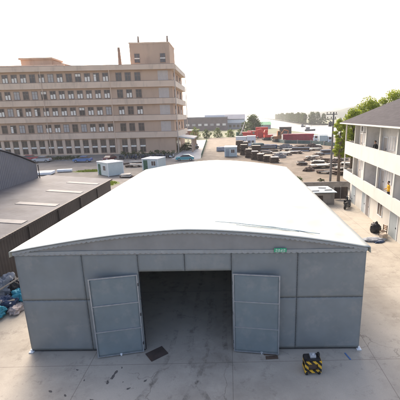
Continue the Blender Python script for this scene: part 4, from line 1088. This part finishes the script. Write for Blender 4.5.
# ------------------------------------------------------------------ foreground things
du = empty('drive_unit', (3.17, 11.42, 0), R(2), 'black and yellow striped drive unit on small wheels before the right wall', 'drive unit')
fr = MB(); w_, d_, h_ = .66, .46, .62
for x in (-w_/2+.07, w_/2-.07): fr.span((x-.075, -d_/2, .10), (x+.075, -d_/2+.05, h_)); fr.span((x-.05, d_/2-.05, .10), (x+.05, d_/2, h_))
fr.span((-w_/2+.145, -d_/2+.002, .10), (w_/2-.145, -d_/2+.048, .22)); fr.span((-w_/2+.145, -d_/2+.002, h_-.12), (w_/2-.145, -d_/2+.048, h_))
for x in (-w_/2+.02, w_/2-.02): fr.span((x-.02, -d_/2+.05, h_-.14), (x+.02, d_/2-.05, h_-.01)); fr.span((x-.02, -d_/2+.05, .12), (x+.02, d_/2-.05, .26))
fr.build('striped_frame', 'hazard', du)
MB().span((-.2, -.14, .14), (.2, .18, .52), .03).build('motor', 'scrap', du)
MB().span((-.30, -.2, h_+.0), (.30, .2, h_+.05), .01).build('lid', 'black_plastic', du)
mb = MB(); mb.span((-.10, -.10, h_+.05), (.14, .12, h_+.16), .02); mb.tube((.02, -.02, h_+.16), (.06, -.02, h_+.22), .05, .04, 10); mb.build('control_box', 'car_silver', du)
mb = MB(); mb.span((-.33, -.16, h_+.05), (-.24, -.04, h_+.20), .01); mb.span((.22, .0, h_+.05), (.31, .12, h_+.17), .01); mb.build('switch_box', 'black_plastic', du)
for x in (-.25, .25):
    for y in (-.16, .18): 
        t = MB(); t.tube((x-.04, y, .10), (x+.04, y, .10), .10, None, 16); t.build('wheel', 'rubber', du)
# steel plate and mat
pl = MB().box((0, 0, .022), (.80, .62, .02), bev=.005)
for i in range(7):
    for j in range(5): pl.box((-.33+.11*i, -.22+.11*j, .034), (.06, .014, .006), rz=.8 if (i+j) % 2 else -.8)
tag(pl.build('steel_plate', 'dark_brown', None, loc=(-3.30, 12.62, 0), rz=R(38)), 'dark rusty chequered steel plate lying in the doorway by the left door', 'plate')
tag(MB().box((0, 0, .03), (.52, .18, .03), bev=.006).build('wooden_board', 'timber', None, loc=(1.68, 12.22, 0), rz=R(3)), 'nearer of two dark boards on the ground before the right door', 'board')
tag(MB().box((0, 0, .03), (.50, .13, .03), bev=.006).build('wooden_board', 'timber', None, loc=(1.62, 12.44, 0), rz=R(-2)), 'dark board tucked under the right door edge', 'board')
tag(MB().box((0, 0, .02), (.05, .42, .03), rz=R(14)).build('blue_strip', 'car_blue', None, loc=(4.9, 12.2, 0)), 'thin blue strip on the concrete below the right tent wall', 'strip')
# thin rail line and flakes of rubbish on the concrete
random.seed(3)
for k in range(14):
    x, y = random.gauss(-4.7, 1.2), random.gauss(11.2, .5); q = random.uniform(.4, 1)**2
    mb = MB(); mb.blob((0, 0, .008), (.13*q, .06*q, .010), 2, .8, 2.5, k)
    tag(mb.build('scrap_flake', 'flake', None, loc=(x, y, 0), rz=random.random()*3), 'small dark flake of scrap on the concrete before the left door', 'scrap', 'scrap flakes before the left door')
# clutter between shed and tent
def lump(name, m_, loc, d, label, cat, seed, amp=.4):
    mb = MB(); mb.blob((0, 0, d[2]*.7), d, 5, amp, 2.2, seed); tag(mb.build(name, m_, None, smooth=True, loc=loc), label, cat)
lump('tarpaulin', 'cyan', (-11.75, 17.15, 0), (.55, .5, .55), 'bright blue tarpaulin bundle against the tent corner', 'tarpaulin', 1)
lump('tarpaulin', 'cyan', (-12.55, 15.7, 0), (.62, .45, .40), 'bright blue tarpaulin bundle in front at the left edge', 'tarpaulin', 2)
lump('cloth_bundle', 'navy', (-12.3, 16.5, 0), (.6, .4, .45), 'dark blue cloth bundle between the two bright blue ones', 'cloth', 3)
lump('cloth_bundle', 'pinkcloth', (-12.75, 16.2, 0), (.5, .35, .5), 'pale pink cloth bundle beneath the leaning pole', 'cloth', 4)
lump('cloth_bundle', 'greycloth', (-13.0, 17.6, 0), (.6, .6, .8), 'big grey heap of cloth against the brown shed wall', 'cloth', 5)
lump('rubbish_bag', 'black_plastic', (-12.35, 17.6, 0), (.5, .45, .7), 'black rubbish bag behind the blue bundles', 'bag', 6, .2)
lump('cloth_bundle', 'redcloth', (-11.95, 17.75, 0), (.28, .25, .62), 'dark red cloth bundle just behind the blue tarpaulin', 'cloth', 7)
lump('cloth_bundle', 'pinkcloth', (-11.65, 16.3, 0), (.32, .5, .22), 'pale flattened cloth beside the tent foot', 'cloth', 8)
def pl_(a, b, r, m_, label):
    a = Vector(a); o = MB().tube((0, 0, 0), Vector(b)-a, r, None, 8).build('wooden_pole', m_, None, loc=a); tag(o, label, 'pole')
pl_((-13.1, 16.4, .85), (-11.9, 17.5, 1.45), .045, 'timber_pale', 'pale pole lying across the top of the clutter heap')
pl_((-12.25, 17.3, .05), (-11.85, 16.15, .55), .04, 'white_metal', 'white pole slanting down beside the blue tarpaulin')
pl_((-13.2, 15.9, .55), (-11.75, 16.4, .62), .04, 'timber_pale', 'pale pole lying low across the front bundles')
pl_((-12.0, 17.55, .0), (-11.9, 17.5, 1.45), .04, 'timber_pale', 'short upright post holding the long pale pole')

# ------------------------------------------------------------------ boats
def boat(loc, rz_, L_, label):
    r = empty('boat', loc, rz_, label, 'boat')
    mb = MB(); st = [(-.5, .6), (-.42, .95), (0, 1), (.35, .9), (.5, .08)]; V = []
    for t, w in st: V.append([mb.bm.verts.new((t*L_, s_*w*L_*.12*q, z)) for s_, q, z in ((-1, 1, .9+.6*max(0, t)), (-1, .7, -.3), (1, .7, -.3), (1, 1, .9+.6*max(0, t)))])
    for a, b in zip(V, V[1:]):
        for i in range(4): mb.bm.faces.new((a[i], a[(i+1) % 4], b[(i+1) % 4], b[i]))
    mb.bm.faces.new(V[0]); mb.bm.faces.new(V[-1]); mb.build('hull', 'hull', r)
    c = MB().span((-.42*L_, -.08*L_, .9), (-.05*L_, .08*L_, 2.6)).build('cabin', 'grey_far', r)
    MB().span((-.43*L_, -.09*L_, 2.6), (-.03*L_, .09*L_, 2.75)).build('roof', 'hull', c)
    MB().span((-.38*L_, -.085*L_, 1.6), (-.10*L_, -.08*L_-.002, 2.3)).build('window', 'glass', c)
    MB().tube((.1*L_, 0, .9), (.1*L_, 0, 4.2), .08, .04).build('mast', 'steel_dark', r)
boat((66.5, 275, -2.0), R(10), 9, 'dark barge with low deckhouse moored on the bright river')
boat((82, 370, -2.0), R(30), 6, 'smaller dark boat farther out on the river')

# ------------------------------------------------------------------ air
hz = MB().span((-3500, -250, -4), (3500, 4150, 75)).build('haze', [])
tag(hz, kind='stuff')
hm = bpy.data.materials.new('haze air'); hm.use_nodes = True; nt = hm.node_tree
for n_ in list(nt.nodes): 
    if n_.type == 'BSDF_PRINCIPLED': nt.nodes.remove(n_)
pv = nt.nodes.new('ShaderNodeVolumePrincipled'); pv.inputs['Color'].default_value = (.93, .95, .97, 1); pv.inputs['Density'].default_value = .00024
pv.inputs['Anisotropy'].default_value = .3
nt.links.new(pv.outputs['Volume'], nt.nodes['Material Output'].inputs['Volume'])
hz.data.materials.clear(); hz.data.materials.append(hm)

# ------------------------------------------------------------------ light, camera
EL, AZ = R(34), R(-23)          # azimuth from +y towards +x
wd = bpy.data.worlds.new('World'); S.world = wd; wd.use_nodes = True
nt = wd.node_tree; sky = nt.nodes.new('ShaderNodeTexSky'); sky.sky_type = 'NISHITA'; sky.sun_disc = False
sky.sun_elevation = EL; sky.sun_rotation = AZ; sky.air_density = .65; sky.dust_density = 6.0; sky.ozone_density = 0
bg = nt.nodes['Background']; bg.inputs['Strength'].default_value = .15
nt.links.new(sky.outputs['Color'], bg.inputs['Color'])
sl_ = bpy.data.lights.new('sun', 'SUN'); sl_.energy = .5; sl_.angle = R(34); sl_.color = (1, .95, .86)
so = bpy.data.objects.new('sun', sl_); COL.objects.link(so)
sv = Vector((math.sin(AZ)*math.cos(EL), math.cos(AZ)*math.cos(EL), math.sin(EL)))
so.rotation_euler = sv.to_track_quat('Z', 'Y').to_euler(); so.location = (0, 0, 60)

cd = bpy.data.cameras.new('camera'); co = bpy.data.objects.new('camera', cd); COL.objects.link(co)
f, pitch, roll, CX = 335., R(13.93), R(1.24), 229.
cd.sensor_width = 36; cd.sensor_fit = 'HORIZONTAL'; cd.lens = 36*f/400; cd.shift_x = -(CX-200)/400
cd.clip_start = .1; cd.clip_end = 9000
c, s = math.cos(pitch), math.sin(pitch)
F = Vector((0, c, -s)); U0 = Vector((0, s, c)); R0 = Vector((1, 0, 0))
RR = R0*math.cos(roll)-U0*math.sin(roll); UU = R0*math.sin(roll)+U0*math.cos(roll)
mw = Matrix((RR, UU, -F)).transposed().to_4x4(); mw.translation = (0, 0, 10)
co.matrix_world = mw; S.camera = co

S.view_settings.view_transform = 'Standard'; S.view_settings.look = 'None'; S.view_settings.gamma = 1
S.view_settings.exposure = 1.64; S.view_settings.use_curve_mapping = False
S.render.engine = 'CYCLES'; S.cycles.use_denoising = True; S.cycles.max_bounces = 6
S.cycles.volume_bounces = 1
